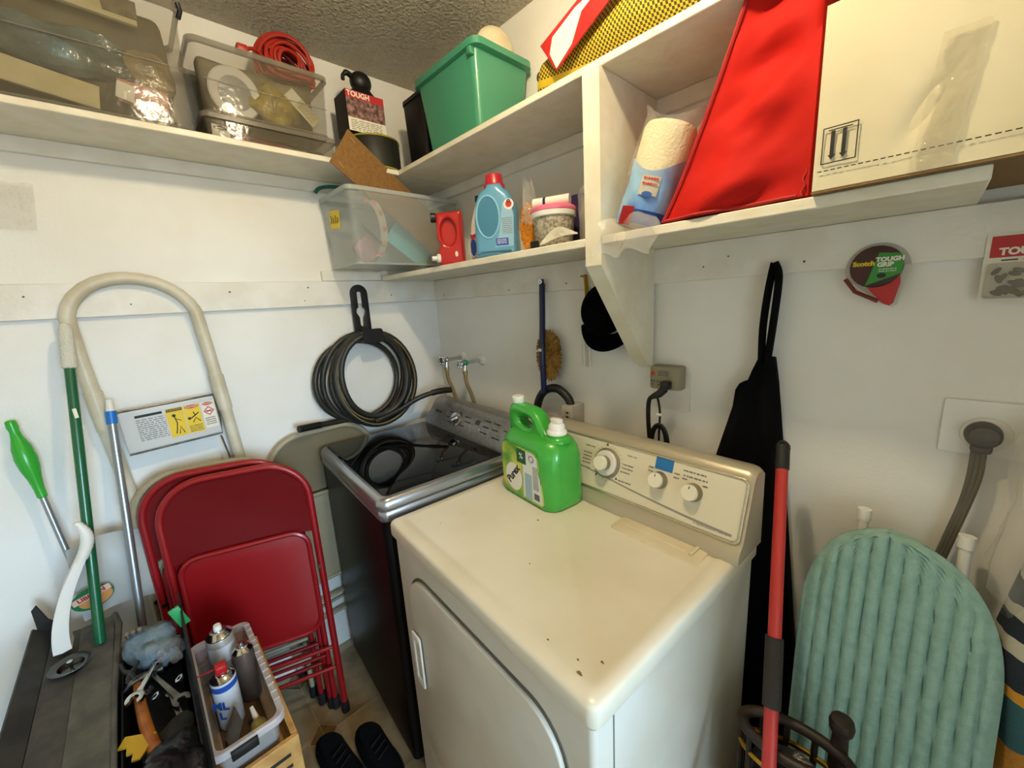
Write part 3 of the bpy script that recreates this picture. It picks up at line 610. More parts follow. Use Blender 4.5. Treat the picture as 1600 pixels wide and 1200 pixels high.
# things in the crate (all above z = .55)
b = B().sphere((.395, -1.247, .665), (.06, .052, .05), 28, 18).rough(.02, 22, 3); b.rough(.006, 70, 5)
tag(b.build('cloth_bundle', mat('rag', '#6d7d85', .85, col2='#3d474c', scale=20)), 'grey-blue bundled cloth at the back of the tool crate', 'cloth')
t = thing('hammer', 'wooden-handled claw hammer lying in the tool crate', 'hammer', (.62, -1.275, .6))
hp = [V(.47, -1.285, .628), V(.53, -1.282, .632), V(.60, -1.276, .634), V(.67, -1.268, .632), V(.735, -1.256, .626)]
B().tube(cat(hp, 4), [.009+.004*k/16 for k in range(17)], 12, flat=.8).build('handle', mat('hammer_wood', '#a8651f', .5, col2='#8a4c14', scale=30), t, w=True)
b = B().tube(cat([V(.468, -1.315, .622), V(.462, -1.295, .634), V(.462, -1.27, .637), V(.463, -1.235, .635)], 4), [.004, .006, .008, .009, .01, .01, .01, .01, .01, .009, .009, .011, .0125], 12); b.build('head', 'steel', t, w=True)
def wrench(label, p, ang, L, m='steel', z=.62):
    t = thing('wrench', label, 'wrench', Matrix.Translation((p[0], p[1], z)) @ Matrix.Rotation(ang, 4, 'Z') @ Matrix.Rotation(.15, 4, 'Y'), 'wrenches in the tool crate')
    B().plate([[(-L/2, -.004), (L/2, -.007), (L/2, .007), (-L/2, .004)]], .006, bev=.0015).build('handle', m, t)
    o = [(.018*math.cos(a), .018*math.sin(a)) for a in [math.radians(40+280*k/14) for k in range(15)]]+[(.008*math.cos(a), .008*math.sin(a)) for a in [math.radians(310-260*k/8) for k in range(9)]]
    B().plate([[(L/2+.012+x, y) for x, y in o]], .009, bev=.001).build('jaw', m, t)
    B().plate([ell(-L/2, 0, .009, .009), ell(-L/2, 0, .005, .005)], .006).build('ring', m, t)
    return t
wrench('adjustable wrench with its jaw towards the clear bin', (.535, -1.235, 0), .35, .12, z=.632)
wrench('shorter chrome wrench crossing the hammer head', (.50, -1.262, 0), -.5, .08, 'chrome', z=.652)
wrench('dull wrench below the hardware bag', (.60, -1.222, 0), .15, .09, z=.613)
t = thing('pliers', 'dark slip-joint pliers near the rag bundle', 'pliers', (.45, -1.29, .65))
for s_ in (1, -1):
    B().tube(cat([V(.42, -1.29+.018*s_, .668), V(.45, -1.29+.012*s_, .668), V(.475, -1.29, .668), V(.50, -1.29-.006*s_, .668)], 4), [.004]*6+[.006]*5+[.004]*2, 8).build('jaw_half', 'dark_metal', t, w=True)
b = B().sphere((.445, -1.215, .665), (.045, .032, .028), 24, 16).rough(.016, 40, 8); tag(b.build('hardware_bag', clear('bagfilm', '#b5aba0', .2, .12, bump=.6, bscale=60)), 'clear plastic bag of screws and nails in the tool crate', 'bag')
for k in range(16):
    a = random.uniform(-.5, .5); p = V(.43+random.uniform(-.02, .03), -1.215+random.uniform(-.02, .02), .672+random.uniform(-.012, .012)); d = V(math.cos(a)*.02, math.sin(a)*.02, random.uniform(-.008, .008))
    tag(B().cyl(p-d, p+d, .0014, n=6).build('screw', 'chrome'), 'thin steel screw inside the clear hardware bag', 'screw', 'screws in the hardware bag')
for k, (x, y) in enumerate(((.535, -1.262), (.552, -1.205), (.57, -1.25))):
    tag(B().lathe([(.005, 0), (.0095, 0), (.0095, .006), (.005, .006), (.005, 0)], 6, Matrix.Translation((x, y, .643)) @ Matrix.Rotation(.5, 4, 'X'), cap=False).build('steel_nut', 'chrome'), 'loose steel nut lying among the wrenches', 'nut', 'loose nuts in the tool crate')
b = B()
for k in range(3): b.cyl((.395+.0, -1.285+.012*k, .715), (.41, -1.285+.012*k, .735), .005, n=10)
tag(b.build('socket_rail', 'chrome'), 'three chrome sockets on a rail on the rag bundle', 'socket set')
tag(B().box(-.004, .004, -.012, .012, -.03, .03, .001, M=Matrix.Translation((.40, -1.183, .715)) @ Matrix.Rotation(.3, 4, 'X')).build('price_tag', mat('tag_green', '#2f9b57', .4)), 'bright green tag standing at the crate edge', 'tag')
b = B().sphere((.385, -1.192, .685), (.012, .01, .05), 14, 10); tag(b.build('screwdriver_handle', mat('dark_red', '#4f0e0e', .3)), 'dark red tool grip beside the green tag', 'screwdriver')
b = B().prism([(0, 0), (.06, .012), (.07, -.02), (.075, -.04), (.062, -.045), (.05, -.03), (.04, -.035), (.025, -.02), (.01, -.025)], .004, Matrix.Translation((.635, -1.306, .635)) @ Matrix.Rotation(.75, 4, 'Z')); tag(b.build('yellow_scrap', mat('dull_yellow', '#c9a51c', .5)), 'torn flat yellow plate poking out of the tool crate', 'plate')
b = B().sphere((.80, -1.238, .612), (.10, .062, .055), 32, 18).rough(.03, 14, 4); b.rough(.008, 60, 6); tag(b.build('black_pouch', mat('black_plastic', '#0b0b0c', .3, bump=.4, bscale=50)), 'crumpled black plastic bag at the near end of the tool crate', 'bag')
b = B().sphere((.68, -1.225, .60), (.06, .04, .035), 24, 14).rough(.02, 20, 7); tag(b.build('work_glove', mat('glove_dark', '#141315', .9)), 'black work glove beneath the hammer', 'glove')
# black shoes before the washing machine
def shoe(label, x, y, a):
    M = Matrix.Translation((x, y, 0)) @ Matrix.Rotation(a, 4, 'Z'); t = thing('shoe', label, 'shoe', M, 'black shoes on the floor')
    B().loft([[V(px*1.0, py, z) for px, py in [(.135*math.cos(q), (.045+.008*math.cos(q))*math.sin(q)) for q in [2*math.pi*k/24 for k in range(24)]]] for z in (0, .022)]).build('sole', 'rubber', t)
    secs = []
    for s_ in range(8):
        f = s_/7; zz = .022+.065*f; secs.append([V(-.02*f*1.2+(.13-.075*f**1.3)*math.cos(q), (.045-.012*f)*math.sin(q), zz if math.cos(q) < .2 else zz-.03*f*math.cos(q)) for q in [2*math.pi*k/24 for k in range(24)]])
    B().loft(secs).build('upper', 'black_cloth', t)
    b = B()
    for k in range(3): b.tube([V(.045-.02*k, -.022, .062+.008*k), V(.035-.02*k, .022, .064+.008*k)], .0025, 6)
    b.build('laces', 'black', t)
shoe('black shoe on the floor by the dryer corner', .585, -.79, .12)
shoe('black shoe on the floor nearer the wooden crate', .52, -.895, .2)

# ================================================================== GARDEN HOSE on its wall bracket
mat('hose', '#2b2a22', .42, col2='#1d1d19', scale=6); mat('hose_stripe', '#8f7b4a', .5)
HB = Matrix(((0, 0, 1, .0185), (1, 0, 0, -.402), (0, 1, 0, 1.5), (0, 0, 0, 1)))
t = thing('hose_bracket', 'black plastic keyhole bracket holding the coiled hose', 'bracket', (.02, -.40, 1.37))
slot = [(-.009, .075), (-.009, .012)]+[(.02*math.cos(a), -.004+.02*math.sin(a)) for a in [math.radians(128+k*15) for k in range(7)]][:7]+[(-.008, -.03), (-.008, -.06), (-.004, -.068), (.004, -.068), (.008, -.06), (.008, -.03)]+[(.02*math.cos(a), -.004+.02*math.sin(a)) for a in [math.radians(-38+k*15) for k in range(7)]]+[(.009, .012), (.009, .075), (0, .08)]
out = [(-.038, -.13), (.038, -.13), (.038, .07)]+[(.038*math.cos(a), .07+.038*math.sin(a)) for a in [math.pi*k/12 for k in range(1, 12)]]+[(-.038, .07)]
B().plate([out, slot], .006, HB, bev=.0015).build('plate', 'black', t, w=True)
b = B().loft([rr3(-.045, .045, -.02, .02, 0, .012), rr3(-.042, .042, -.028, .022, .07, .014), rr3(-.045, .045, -.03, .03, .085, .014)], cap=True); b.xf(axes((.024, -.40, 1.392), (0, 1, 0), (0, 0, 1))); b.build('hook', 'black', t, w=True)
hs = thing('garden_hose', 'dark coiled garden hose hanging from the black bracket', 'hose', (.06, -.40, .98))
def loop(cy, cz, ry, rz, x, ph=0, n=40, wob=.004):
    return [V(x+wob*math.sin(3*a+ph), cy+ry*math.cos(a)*(1+.02*math.sin(2*a+ph)), cz+rz*math.sin(a)) for a in [2*math.pi*k/n for k in range(n)]]
loops = [(-.425, 1.208, .182, .195, .034), (-.40, 1.205, .175, .200, .052), (-.405, 1.212, .160, .19, .068), (-.39, 1.20, .178, .202, .078), (-.40, 1.22, .150, .178, .086), (-.455, 1.205, .185, .17, .030)]
for k, l in enumerate(loops):
    B().tube(loop(*l, ph=k), .012, 10, closed=True).build('hose_loop', 'hose', hs, w=True)
    if k in (1, 2, 3): B().tube([p+V(.0108, 0, 0)+.004*(V(0, -.4-p.y, 1.2-p.z)).normalized() for p in loop(*l, ph=k)], .0022, 6, closed=True).build('hose_stripe', 'hose_stripe', hs, w=True)
e1 = cat([V(.085, -.43, 1.02), V(.09, -.32, 1.045), V(.11, -.22, 1.085), V(.15, -.14, 1.105), V(.2, -.09, 1.11)], 6)
B().tube(e1, .0115, 10).build('hose_end', 'hose', hs, w=True); B().tube(e1[-9:], .0145, 12).build('coupling', 'black', hs, w=True)
e2 = cat([V(.03, -.40, 1.02), V(.03, -.50, 1.035), V(.045, -.6, 1.05), V(.085, -.735, 1.066)], 6)
B().tube(e2, .0115, 12).build('hose_end', 'hose', hs, w=True)
B().tube(e2[-5:], .0138, 14).build('coupling', 'black', hs, w=True)

# ================================================================== WATER VALVES, DRAIN HOSE
mat('hose_tan', '#857452', .5)
def valve(label, fx_, fz, xh, hand):
    t = thing('water_valve', label, 'valve', (fx_, -.01, fz), 'water valves behind the washing machine')
    B().lathe([(.026, 0), (.024, .004), (.016, .012), (.012, .014)], 24, frame((fx_, 0, fz), (0, -1, 0))).build('escutcheon', 'white', t, w=True)
    B().cyl((fx_, -.012, fz), (fx_, -.085, fz), .008, n=14).build('stub_pipe', 'chrome', t, w=True)
    B().sphere((fx_, -.095, fz), .014, 16, 10).build('valve_body', hand if hand == 'verdigris' else 'chrome', t, w=True)
    B().cyl((fx_, -.095, fz), (fx_, -.125, fz), .006, n=12).build('stem', 'chrome', t, w=True)
    hw_ = B().lathe([(.006, 0), (.0165, .002), (.0165, .006), (.006, .008)], 6, frame((fx_, -.122, fz), (0, -1, 0))).build('handle', 'chrome', t, w=True)
    for k in range(6): B().sphere((fx_+.0165*math.cos(k*1.047), -.126, fz+.0165*math.sin(k*1.047)), .0055, 8, 6).build('lobe', 'chrome', hw_, w=True)
    B().cyl((fx_, -.098, fz-.01), (fx_, -.10, fz-.035), .0085, .0095, 12).build('outlet', 'chrome', t, w=True)
    B().cyl((fx_, -.10, fz-.034), (fx_, -.10, fz-.05), .0115, n=8).build('hose_nut', 'brass', t, w=True)
    B().tube(cat([V(fx_, -.10, fz-.048), V(fx_+.002, -.098, fz-.09), V(fx_+.012, -.085, fz-.14), V(fx_+.02, -.06, fz-.25)], 5), .0085, 12).build('supply_hose', 'hose_tan', t, w=True)
mat('verdigris', '#3f7f6c', .5, .4)
valve('chrome water valve nearer the corner above the washer', .185, 1.252, 0, 'chrome')
valve('water valve with a green body, further from the corner', .325, 1.247, 0, 'verdigris')
t = thing('drain_hose', 'black drain hose hooked into a grey wall box behind the dryer', 'hose', (.79, -.03, 1.0))
B().tube(cat([V(.70, -.045, .95), V(.698, -.045, 1.08), V(.735, -.045, 1.155), V(.80, -.045, 1.178), V(.852, -.045, 1.150), V(.866, -.045, 1.12)], 6), .0155, 14).build('hose', 'black', t, w=True)
bx_ = B().box(.845, .895, -.075, -.005, 1.02, 1.128, .003).build('wall_box', mat('box_grey', '#a9a497', .5), t, w=True)
for z in (1.10, 1.085, 1.065): B().box(.866, .878, -.0765, -.0745, z, z+.006).build('print', 'ink', bx_, w=True)

# ================================================================== DUSTER, CAP, HOOKS
t = thing('duster', 'dusting wand with navy handle and fluffy tan head on the wall', 'duster', (.75, -.03, 1.15))
B().tube(cat([V(.740, -.030, 1.572), V(.741, -.034, 1.54), V(.752, -.052, 1.42), V(.766, -.076, 1.31), V(.758, -.066, 1.20), V(.752, -.062, 1.158)], 5), [.0065]*4+[.011]*18+[.0105]*4, 12).build('handle', mat('navy', '#121c46', .35), t, w=True)
B().lathe([(.004, 0), (.008, 0), (.008, .003), (.004, .003), (.004, 0)], 14, frame((.740, -.040, 1.563), (0, -1, 0)), cap=False).build('eyelet', 'chrome', t, w=True)
b = B(); rnd = random.Random(4); cen = V(.764, -.036, 1.302)
for k in range(900):
    a, c_ = rnd.uniform(0, 6.283), rnd.uniform(-1, 1); s_ = math.sqrt(1-c_*c_); d = V(s_*math.cos(a)*.050, s_*math.sin(a)*.028, c_*.085)
    p = cen+d*rnd.uniform(.55, .85); q = cen+d*rnd.uniform(1.0, 1.2)+V(0, 0, -.006)
    if q.y > -.003: q.y = -.004
    b.tube([p, (p+q)/2+V(rnd.uniform(-.004, .004), 0, rnd.uniform(-.004, .004)), q], [.0035, .003, .0012], 4)
b.sphere(cen+V(0, .002, 0), (.042, .024, .074), 18, 12)
b.build('fluffy_head', mat('fluff', '#a9803d', .95, col2='#8a6126', scale=40), t, w=True)
B().box(.758, .773, -.0885, -.0865, 1.318, 1.328).build('care_tag', 'paper', t, w=True)
t = thing('cap', 'black baseball cap hanging on the wall beside the slanted bracket', 'cap', (1.0, -.06, 1.34))
def crown(u, v):
    a = u*2*math.pi; r_ = math.sin(v*math.pi/2); x = .073*r_*math.cos(a); z = .085*r_*math.sin(a); y = -.10*math.cos(v*math.pi/2)**.8
    M_ = Matrix.Rotation(.45, 3, 'Y'); q = M_ @ V(x, 0, z); return V(1.008+q.x, -.024+y*.9, 1.46+q.z)
B().grid(crown, 28, 10, .003).build('crown', 'black_cloth', t, w=True)
def brim(u, v):
    a = math.radians(205+150*u); r_ = 1+.75*v; M_ = Matrix.Rotation(.1, 3, 'Y'); q = M_ @ V(.072*r_*math.cos(a)*.95, 0, .08*r_*math.sin(a)*.95); return V(1.022+q.x, -.03-.05*v*math.sin(u*3.14), 1.448+q.z*.9)
B().grid(brim, 18, 6, .003).build('brim', 'black_cloth', t, w=True)
B().sphere((1.008, -.115, 1.46), (.006, .004, .006), 10, 6).build('button', 'black_cloth', t, w=True)
t = thing('yellow_strap', 'short yellow strap on a nail behind the black cap', 'strap', (.925, -.02, 1.50))
B().tube([V(.925, -.024, 1.572), V(.93, -.026, 1.53), V(.935, -.028, 1.46)], .010, 10, flat=.4).build('strap', mat('strap_yellow', '#c79a1e', .7), t, w=True)
B().cyl((.922, 0, 1.565), (.922, -.045, 1.568), .003, n=8).build('hook', 'brass', t, w=True)
t = thing('white_fork_clip', 'white two-pronged plastic clip hanging under the cap', 'clip', (.918, -.012, 1.26))
for sx in (-.0105, .0105): B().tube(cat([V(.918+sx*.25, -.013, 1.43), V(.918+sx*.6, -.013, 1.37), V(.918+sx, -.013, 1.34), V(.918+sx, -.013, 1.262)], 4), .0042, 8).build('prong', 'white', t, w=True)
B().sphere((.918, -.013, 1.432), (.008, .005, .012), 12, 8).build('head', 'white', t, w=True)

# ================================================================== POWER TAP with plug and cord
mat('tap_beige', '#8f8770', .5)
t = thing('outlet_adapter', 'grey multi-outlet adapter plugged into the wall above the dryer', 'outlet adapter', (1.21, -.025, 1.225))
B().loft([rr3(1.167, 1.257, -.0465, -.001, 1.223, .012), rr3(1.165, 1.259, -.048, -.001, 1.228, .013), rr3(1.165, 1.259, -.048, -.001, 1.283, .013), rr3(1.168, 1.256, -.045, -.001, 1.289, .012)]).build('body', 'tap_beige', t, w=True)
OF = Matrix(((1, 0, 0, 1.212), (0, 0, -1, -.048), (0, 1, 0, 1.256), (0, 0, 0, 1)))
B().lathe([(.0065, 0), (.0065, .003), (0, .004)], 16, OF @ Matrix.Translation((-.034, .013, 0))).build('reset_light', mat('lamp_red', '#c2361f', .35), t, w=True)
b = B(); scribble(b, OF @ Matrix.Translation((-.018, .021, 0)), .032, 4, .0042, seed=13); b.build('print', 'ink', t, w=True)
for k in range(3):
    b = B()
    for dx in (-.004, .004): b.box(-.034+.018*k+dx-.001, -.034+.018*k+dx+.001, -.014, -.006, 0, .0006, M=OF)
    b.lathe([(.002, 0), (.002, .0006)], 10, OF @ Matrix.Translation((-.034+.018*k, -.02, 0))); b.build('socket', 'ink', t, w=True)
B().plate([rrect(.115, .115, .004, 3, 0, -.035)], .003, Matrix(((1, 0, 0, 1.212), (0, 0, -1, -.0005), (0, 1, 0, 1.245), (0, 0, 0, 1)))).build('wall_plate', 'trim', t, w=True)
t = thing('power_cord', 'black power cord bundled below the outlet adapter', 'cord', (1.19, -.06, 1.03))
B().box(1.213, 1.238, -.078, -.0495, 1.228, 1.252, .005).build('plug', 'black', t, w=True)
B().tube([V(1.226, -.07, 1.232), V(1.212, -.078, 1.215), V(1.192, -.075, 1.205)], [.012, .011, .008], 10).build('plug_neck', 'black', t, w=True)
B().tube(cat([V(1.196, -.075, 1.208), V(1.178, -.07, 1.19), V(1.172, -.062, 1.13), V(1.175, -.055, 1.05), V(1.18, -.05, .98)], 6), .0065, 10).build('cord', 'black', t, w=True)
B().tube(cat([V(1.205, -.075, 1.21), V(1.207, -.06, 1.16), V(1.203, -.055, 1.09), V(1.2, -.05, 1.0)], 6), .0035, 8).build('cord', 'black', t, w=True)
for k in range(4): B().tube([V(1.203+(.02+.003*k)*math.cos(a)+.006*k/3, -.055-.004*k, 1.06+(.05+.004*k)*math.sin(a)) for a in [2*math.pi*i/24 for i in range(24)]], .004, 8, closed=True).build('cord_loop', 'black', t, w=True)
B().box(1.198, 1.212, -.066, -.058, 1.145, 1.153, .002).build('twist_tie', 'white', t, w=True)

# ================================================================== APRON
t = thing('apron', 'black cloth apron hanging by its neck loop from a nail', 'apron', (1.47, -.04, .08))
s1 = cat([V(1.455, -.028, 1.31), V(1.452, -.026, 1.40), V(1.458, -.026, 1.49), V(1.468, -.03, 1.553)], 5); s2 = cat([V(1.468, -.03, 1.553), V(1.478, -.028, 1.52), V(1.474, -.026, 1.43), V(1.466, -.028, 1.31)], 5)
for s_, f in ((s1, 1.4), (s2, 1.4)): B().tube([V(p.x, p.y*f, p.z) for p in s_], .0165, 10, flat=.45).build('neck_strap', 'black_cloth', t, w=True)
B().cyl((1.468, 0, 1.548), (1.468, -.05, 1.552), .0028, n=8).build('nail', 'chrome', t, w=True)
lefte = [(1.56, 1.448), (1.33, 1.448), (1.30, 1.437), (1.27, 1.428), (1.262, 1.41), (1.245, 1.402), (1.20, 1.398), (1.10, 1.372), (1.0, 1.345), (.8, 1.335), (.45, 1.34), (.08, 1.36)]
righte = [(1.56, 1.478), (1.33, 1.479), (1.30, 1.484), (1.27, 1.489), (1.262, 1.490), (1.245, 1.492), (1.20, 1.498), (1.10, 1.510), (1.0, 1.522), (.8, 1.545), (.45, 1.585), (.08, 1.60)]
secs = []
for (z, xl), (_, xr) in list(zip(lefte, righte))[1:]:
    sec = []; n = 14
    for k in range(n): f = k/(n-1); sec.append(V(xl+(xr-xl)*f, -.038-.018*math.sin(f*9+z*6)*min(1, (1.36-z)*5)-.012*math.sin(math.pi*f), z))
    for k in range(n): f = 1-k/(n-1); sec.append(V(xl+(xr-xl)*f, -.010-.004*math.sin(f*7), z))
    secs.append(sec)
B().loft(secs).build('bib', 'black_cloth', t, w=True, ang=70)

# ================================================================== TAPE IN BLISTER, BLISTER PACK ON THE WALL
WB = lambda x, z, y: Matrix(((1, 0, 0, x), (0, 0, -1, y), (0, 1, 0, z), (0, 0, 0, 1)))
t = thing('tape_dispenser', 'blister-packed roll of packing tape with red and green card on the wall', 'tape', (1.645, -.02, 1.44))
Mt = WB(1.645, 1.523, -.0185)
tear = [(.05*math.cos(a), .05*math.sin(a)) for a in [math.radians(-20+220*k/22) for k in range(23)]]+[(-.046, -.02), (.012, -.07), (.03, -.078), (.036, -.074), (.04, -.05)]
card = B().plate([tear], .004, Mt).build('card', clear('blister', '#cfc7b6', .28, .12), t, w=True)
disc = [(.041*math.cos(a), .041*math.sin(a)) for a in [2*math.pi*k/28 for k in range(28)]]
B().plate([disc], .012, Mt @ Matrix.Translation((-.001, .003, .003)), bev=.002).build('tape_roll', mat('tape_dark', '#2c1712', .35, col2='#471313', scale=25), t, w=True)
M2 = Mt @ Matrix.Translation((0, 0, .0155))
B().plate([[(.002, .03), (.034, .026), (.04, .012), (.038, -.012), (-.015, -.034), (-.01, -.018)]], .001, M2).build('green_panel', mat('green_panel', '#2f8b2c', .4), t, w=True)
B().plate([[(-.013, -.036), (.036, -.014), (.038, -.03), (.031, -.07), (.026, -.075), (.015, -.07)]], .009, Mt @ Matrix.Translation((0, 0, .004)), bev=.002).build('cutter', 'red', t, w=True)
B().tube([Mt @ Vector(p) for p in ((-.048, -.018, .008), (-.03, -.045, .008), (.008, -.066, .008))], .004, 8).build('cutter_edge', mat('cut_red', '#6e1f16', .4), t, w=True)
text(t, 'Scotch', .0125, 'yellow', M2 @ Matrix.Translation((-.02, .010, .0012)), w=True, bold=.0006)
text(t, 'TOUGH', .0115, 'white', M2 @ Matrix.Translation((.019, .016, .0018)), w=True, bold=.0006, sx=1.0); text(t, 'GRIP', .0115, 'white', M2 @ Matrix.Translation((.013, .006, .0018)), w=True, bold=.0006)
b = B(); scribble(b, M2 @ Matrix.Translation((.004, -.002, .0012)), .026, 2, .004, seed=17); b.build('fine_print', 'white', t, w=True)
B().plate([ell(.009, -.015, .007, .005)], .0006, M2 @ Matrix.Translation((0, 0, .001))).build('emblem', 'ink', t, w=True)
t = thing('hardware_pack', 'blister pack of black fasteners with red header on the wall', 'package', (1.85, -.02, 1.455))
Mp = WB(1.787, 1.452, -.0185)
B().plate([rrect(.16, .113, .004, 2, .08, .057)], .002, Mp).build('card', 'paper', t, w=True)
B().box(.006, .155, .074, .110, .002, .003, M=Mp).build('header', 'ink_red', t, w=True)
text(t, 'TOUGH', .0165, 'paper', Mp @ Matrix.Translation((.046, .083, .0034)), w=True, bold=.0008); text(t, 'HYPER', .010, 'paper', Mp @ Matrix.Translation((.08, .1, .0034)), w=True, bold=.0005)
b = B(); scribble(b, Mp @ Matrix.Translation((.02, .07, .0022)), .12, 1, .006, seed=19); b.build('print', 'ink', t, w=True)
b = B(); rnd = random.Random(8)
for k in range(46): b.sphere(Mp @ Vector((rnd.uniform(.012, .145), rnd.uniform(.012, .052), .006)), (.008, .004, .004), 8, 6, Matrix.Rotation(rnd.uniform(0, 3), 4, 'Y'))
f_ = b.build('fasteners', 'black_gloss', t, w=True); f_['kind'] = 'stuff'
b = B().loft([[Mp @ Vector((x, y, z)) for x, y in rrect(w_, h_, .006, 3, .08, .034)] for w_, h_, z in ((.152, .062, .002), (.15, .06, .012), (.142, .052, .014))]); b.build('blister', 'blister', t, w=True)
# ================================================================== DRYER OUTLET, PLUG, CABLE
t = thing('wall_outlet', 'painted-over square outlet plate above the ironing board', 'outlet', (1.835, -.003, 1.155))
B().plate([rrect(.135, .108, .003, 3, .067, .054)], .005, WB(1.769, 1.156, -.0005), bev=.0015).build('plate', 'wall', t, w=True)
B().lathe([(.034, 0), (.033, .004), (.03, .005), (0, .005)], 24, frame((1.828, -.006, 1.2), (0, -1, 0))).build('receptacle', 'trim', t, w=True)
t = thing('dryer_plug', 'round grey dryer plug with flat grey cable', 'plug', (1.822, -.03, 1.0))
mat('plug_grey', '#55504a', .55)
B().lathe([(.024, 0), (.025, .006), (.024, .02), (.019, .03), (.01, .034), (0, .035)], 24, frame((1.824, -.0115, 1.203), (0, -1, 0))).build('plug', 'plug_grey', t, w=True)
B().box(1.810, 1.838, -.036, -.014, 1.168, 1.19, .006).build('strain_relief', 'plug_grey', t, w=True)
for dx in (-.0065, 0, .0065): B().tube(cat([V(1.822+dx, -.028, 1.17), V(1.822+dx, -.03, 1.12), V(1.816+dx*.8, -.03, 1.06), V(1.802+dx*.8, -.03, .97), V(1.79+dx*.8, -.03, .88), V(1.78+dx*.8, -.03, .7)], 5), .0042, 8).build('conductor', mat('cable_grey', '#5e584c', .6), t, w=True)

# ================================================================== RED POLE, IRONING BOARD
t = thing('red_pole', 'red mop pole with black grips leaning between dryer and ironing board', 'pole', (1.70, -.75, 0))
q0, q1 = V(1.525, -.10, 1.147), V(1.70, -.75, 0.0)
mat('pole_red', '#b8312c', .4)
B().cyl(along(q0, q1, .045), q1, .0125, n=16).build('shaft', 'pole_red', t, w=True)
B().cyl(along(q0, q1, .006), along(q0, q1, .048), .0145, n=16).build('cap', 'black', t, w=True)
B().tube([along(q0, q1, .012)+.011*V(math.cos(a), 0, 0)+.016*V(0, 0, math.sin(a)) for a in [math.pi*k/10 for k in range(11)]], .0042, 8).build('hang_loop', 'black', t, w=True)
B().cyl(along(q0, q1, .308), along(q0, q1, .403), .0165, n=16).build('grip', mat('grip_dark', '#2a2624', .8, bump=.3, bscale=200), t, w=True)
t = thing('ironing_board', 'sage green ironing board with ribbed cover leaning against the wall', 'ironing board', (1.74, -.3, 0))
def yb_(z): return -.25+.15*z
def ib_half(z):
    q = (1.0-z)/.25
    k = 1 if q >= 1 else max(0, 1-(1-q)**2.3)**(1/2.3)
    return -.134*k**1.0, .166*k
mat('sage', '#8fb3aa', .9, col2='#83a89e', scale=60, bump=.25, bscale=300)
NR = 11
def ibf(u, v):
    z = 1.0-.995*v**1.35 if v > 0 else 1.0
    l, r = ib_half(z); cx_ = 1.722+.045*(1-z)*.45; x = cx_+l+(r-l)*u
    rel = (x-1.6+.10*(1-z)*0)*NR/.27; edge = min(1, min(u, 1-u)*9+.02)
    rdg = abs(math.sin(math.pi*rel))**.42*.015
    return V(x, yb_(z)-.012-rdg*edge-.010*math.sqrt(edge), z)
b = B().grid(ibf, 176, 60); b.build('cover', 'sage', t, w=True, ang=80)
def ibk(u, v):
    z = 1.0-.995*v**1.35 if v > 0 else 1.0; l, r = ib_half(z); cx_ = 1.722+.045*(1-z)*.45; return V(cx_+l+(r-l)*u, yb_(z)+.006-.018*(1-min(1, min(u, 1-u)*9)), z)
b = B().grid(ibk, 40, 40); b.build('underside', 'sage', t, w=True, ang=80)
for x, zt in ((1.676, 1.008), (1.826, 1.004)):
    B().tube([V(x, -.055, zt-.012), V(x+.003, -.075, .8), V(x+.008, -.12, .5), V(x+.01, -.2, .2)], .0095, 12).build('leg', 'white', t, w=True)
    B().cyl((x, -.055, zt-.02), (x, -.053, zt+.004), .0125, n=14).build('leg_cap', 'white', t, w=True)

# ================================================================== FABRIC BAG AND WRAPPED ROLL at the right edge
def bands(name, stops, axis='Z', noise_amt=.08, scale=12, lo=0, hi=1):
    m = mat(name, '#888888', .85, bump=.2, bscale=150); nt = m.node_tree; n = nt.nodes; L = nt.links
    tc = n.new('ShaderNodeTexCoord'); sx = n.new('ShaderNodeSeparateXYZ'); L.new(tc.outputs['Object'], sx.inputs[0])
    tn = n.new('ShaderNodeTexNoise'); tn.inputs['Scale'].default_value = scale; L.new(tc.outputs['Object'], tn.inputs['Vector'])
    ma = n.new('ShaderNodeMath'); ma.operation = 'MULTIPLY_ADD'; ma.inputs[1].default_value = noise_amt; L.new(tn.outputs['Fac'], ma.inputs[0]); L.new(sx.outputs[axis], ma.inputs[2])
    mr = n.new('ShaderNodeMapRange'); mr.inputs['From Min'].default_value = lo; mr.inputs['From Max'].default_value = hi; L.new(ma.outputs[0], mr.inputs['Value'])
    cr = n.new('ShaderNodeValToRGB'); cr.color_ramp.interpolation = 'CONSTANT'; el = cr.color_ramp.elements
    for k, (p, c_) in enumerate(stops):
        e = el[k] if k < 2 else el.new(p)
        e.position = p; e.color = lin(c_)
    L.new(mr.outputs[0], cr.inputs[0]); L.new(cr.outputs[0], n['Principled BSDF'].inputs['Base Color']); return m
fm = bands('patterned_fabric', [(0, '#8a4a1c'), (.30, '#a8662a'), (.42, '#7a3f18'), (.56, '#b07a2c'), (.64, '#2d5a63'), (.72, '#c58d2a'), (.75, '#1b2430'), (.80, '#b9b4a2'), (.83, '#1b2430'), (.865, '#b9b4a2'), (.89, '#1b2430'), (.93, '#b9b4a2'), (.95, '#1b2430')], lo=0.04, hi=1.08, noise_amt=.06)
secs = []
for k in range(30):
    f = k/29; z = 1.02*f; hw_ = .075*(1-.25*f**3)+.008*math.sin(f*17); hd = .065+.01*math.sin(f*11+1); cx_ = 1.962-.022*f**2
    secs.append([V(cx_+hw_*math.cos(a)*(1+.06*math.sin(5*a+f*8)), -.10+hd*math.sin(a)*(1+.06*math.cos(4*a+f*9)), z) for a in [2*math.pi*i/28 for i in range(28)]])
tag(B().loft(secs).build('fabric_bundle', fm, ang=80), 'tall fabric bag printed in navy stripes, teal and rust at the right', 'bag')
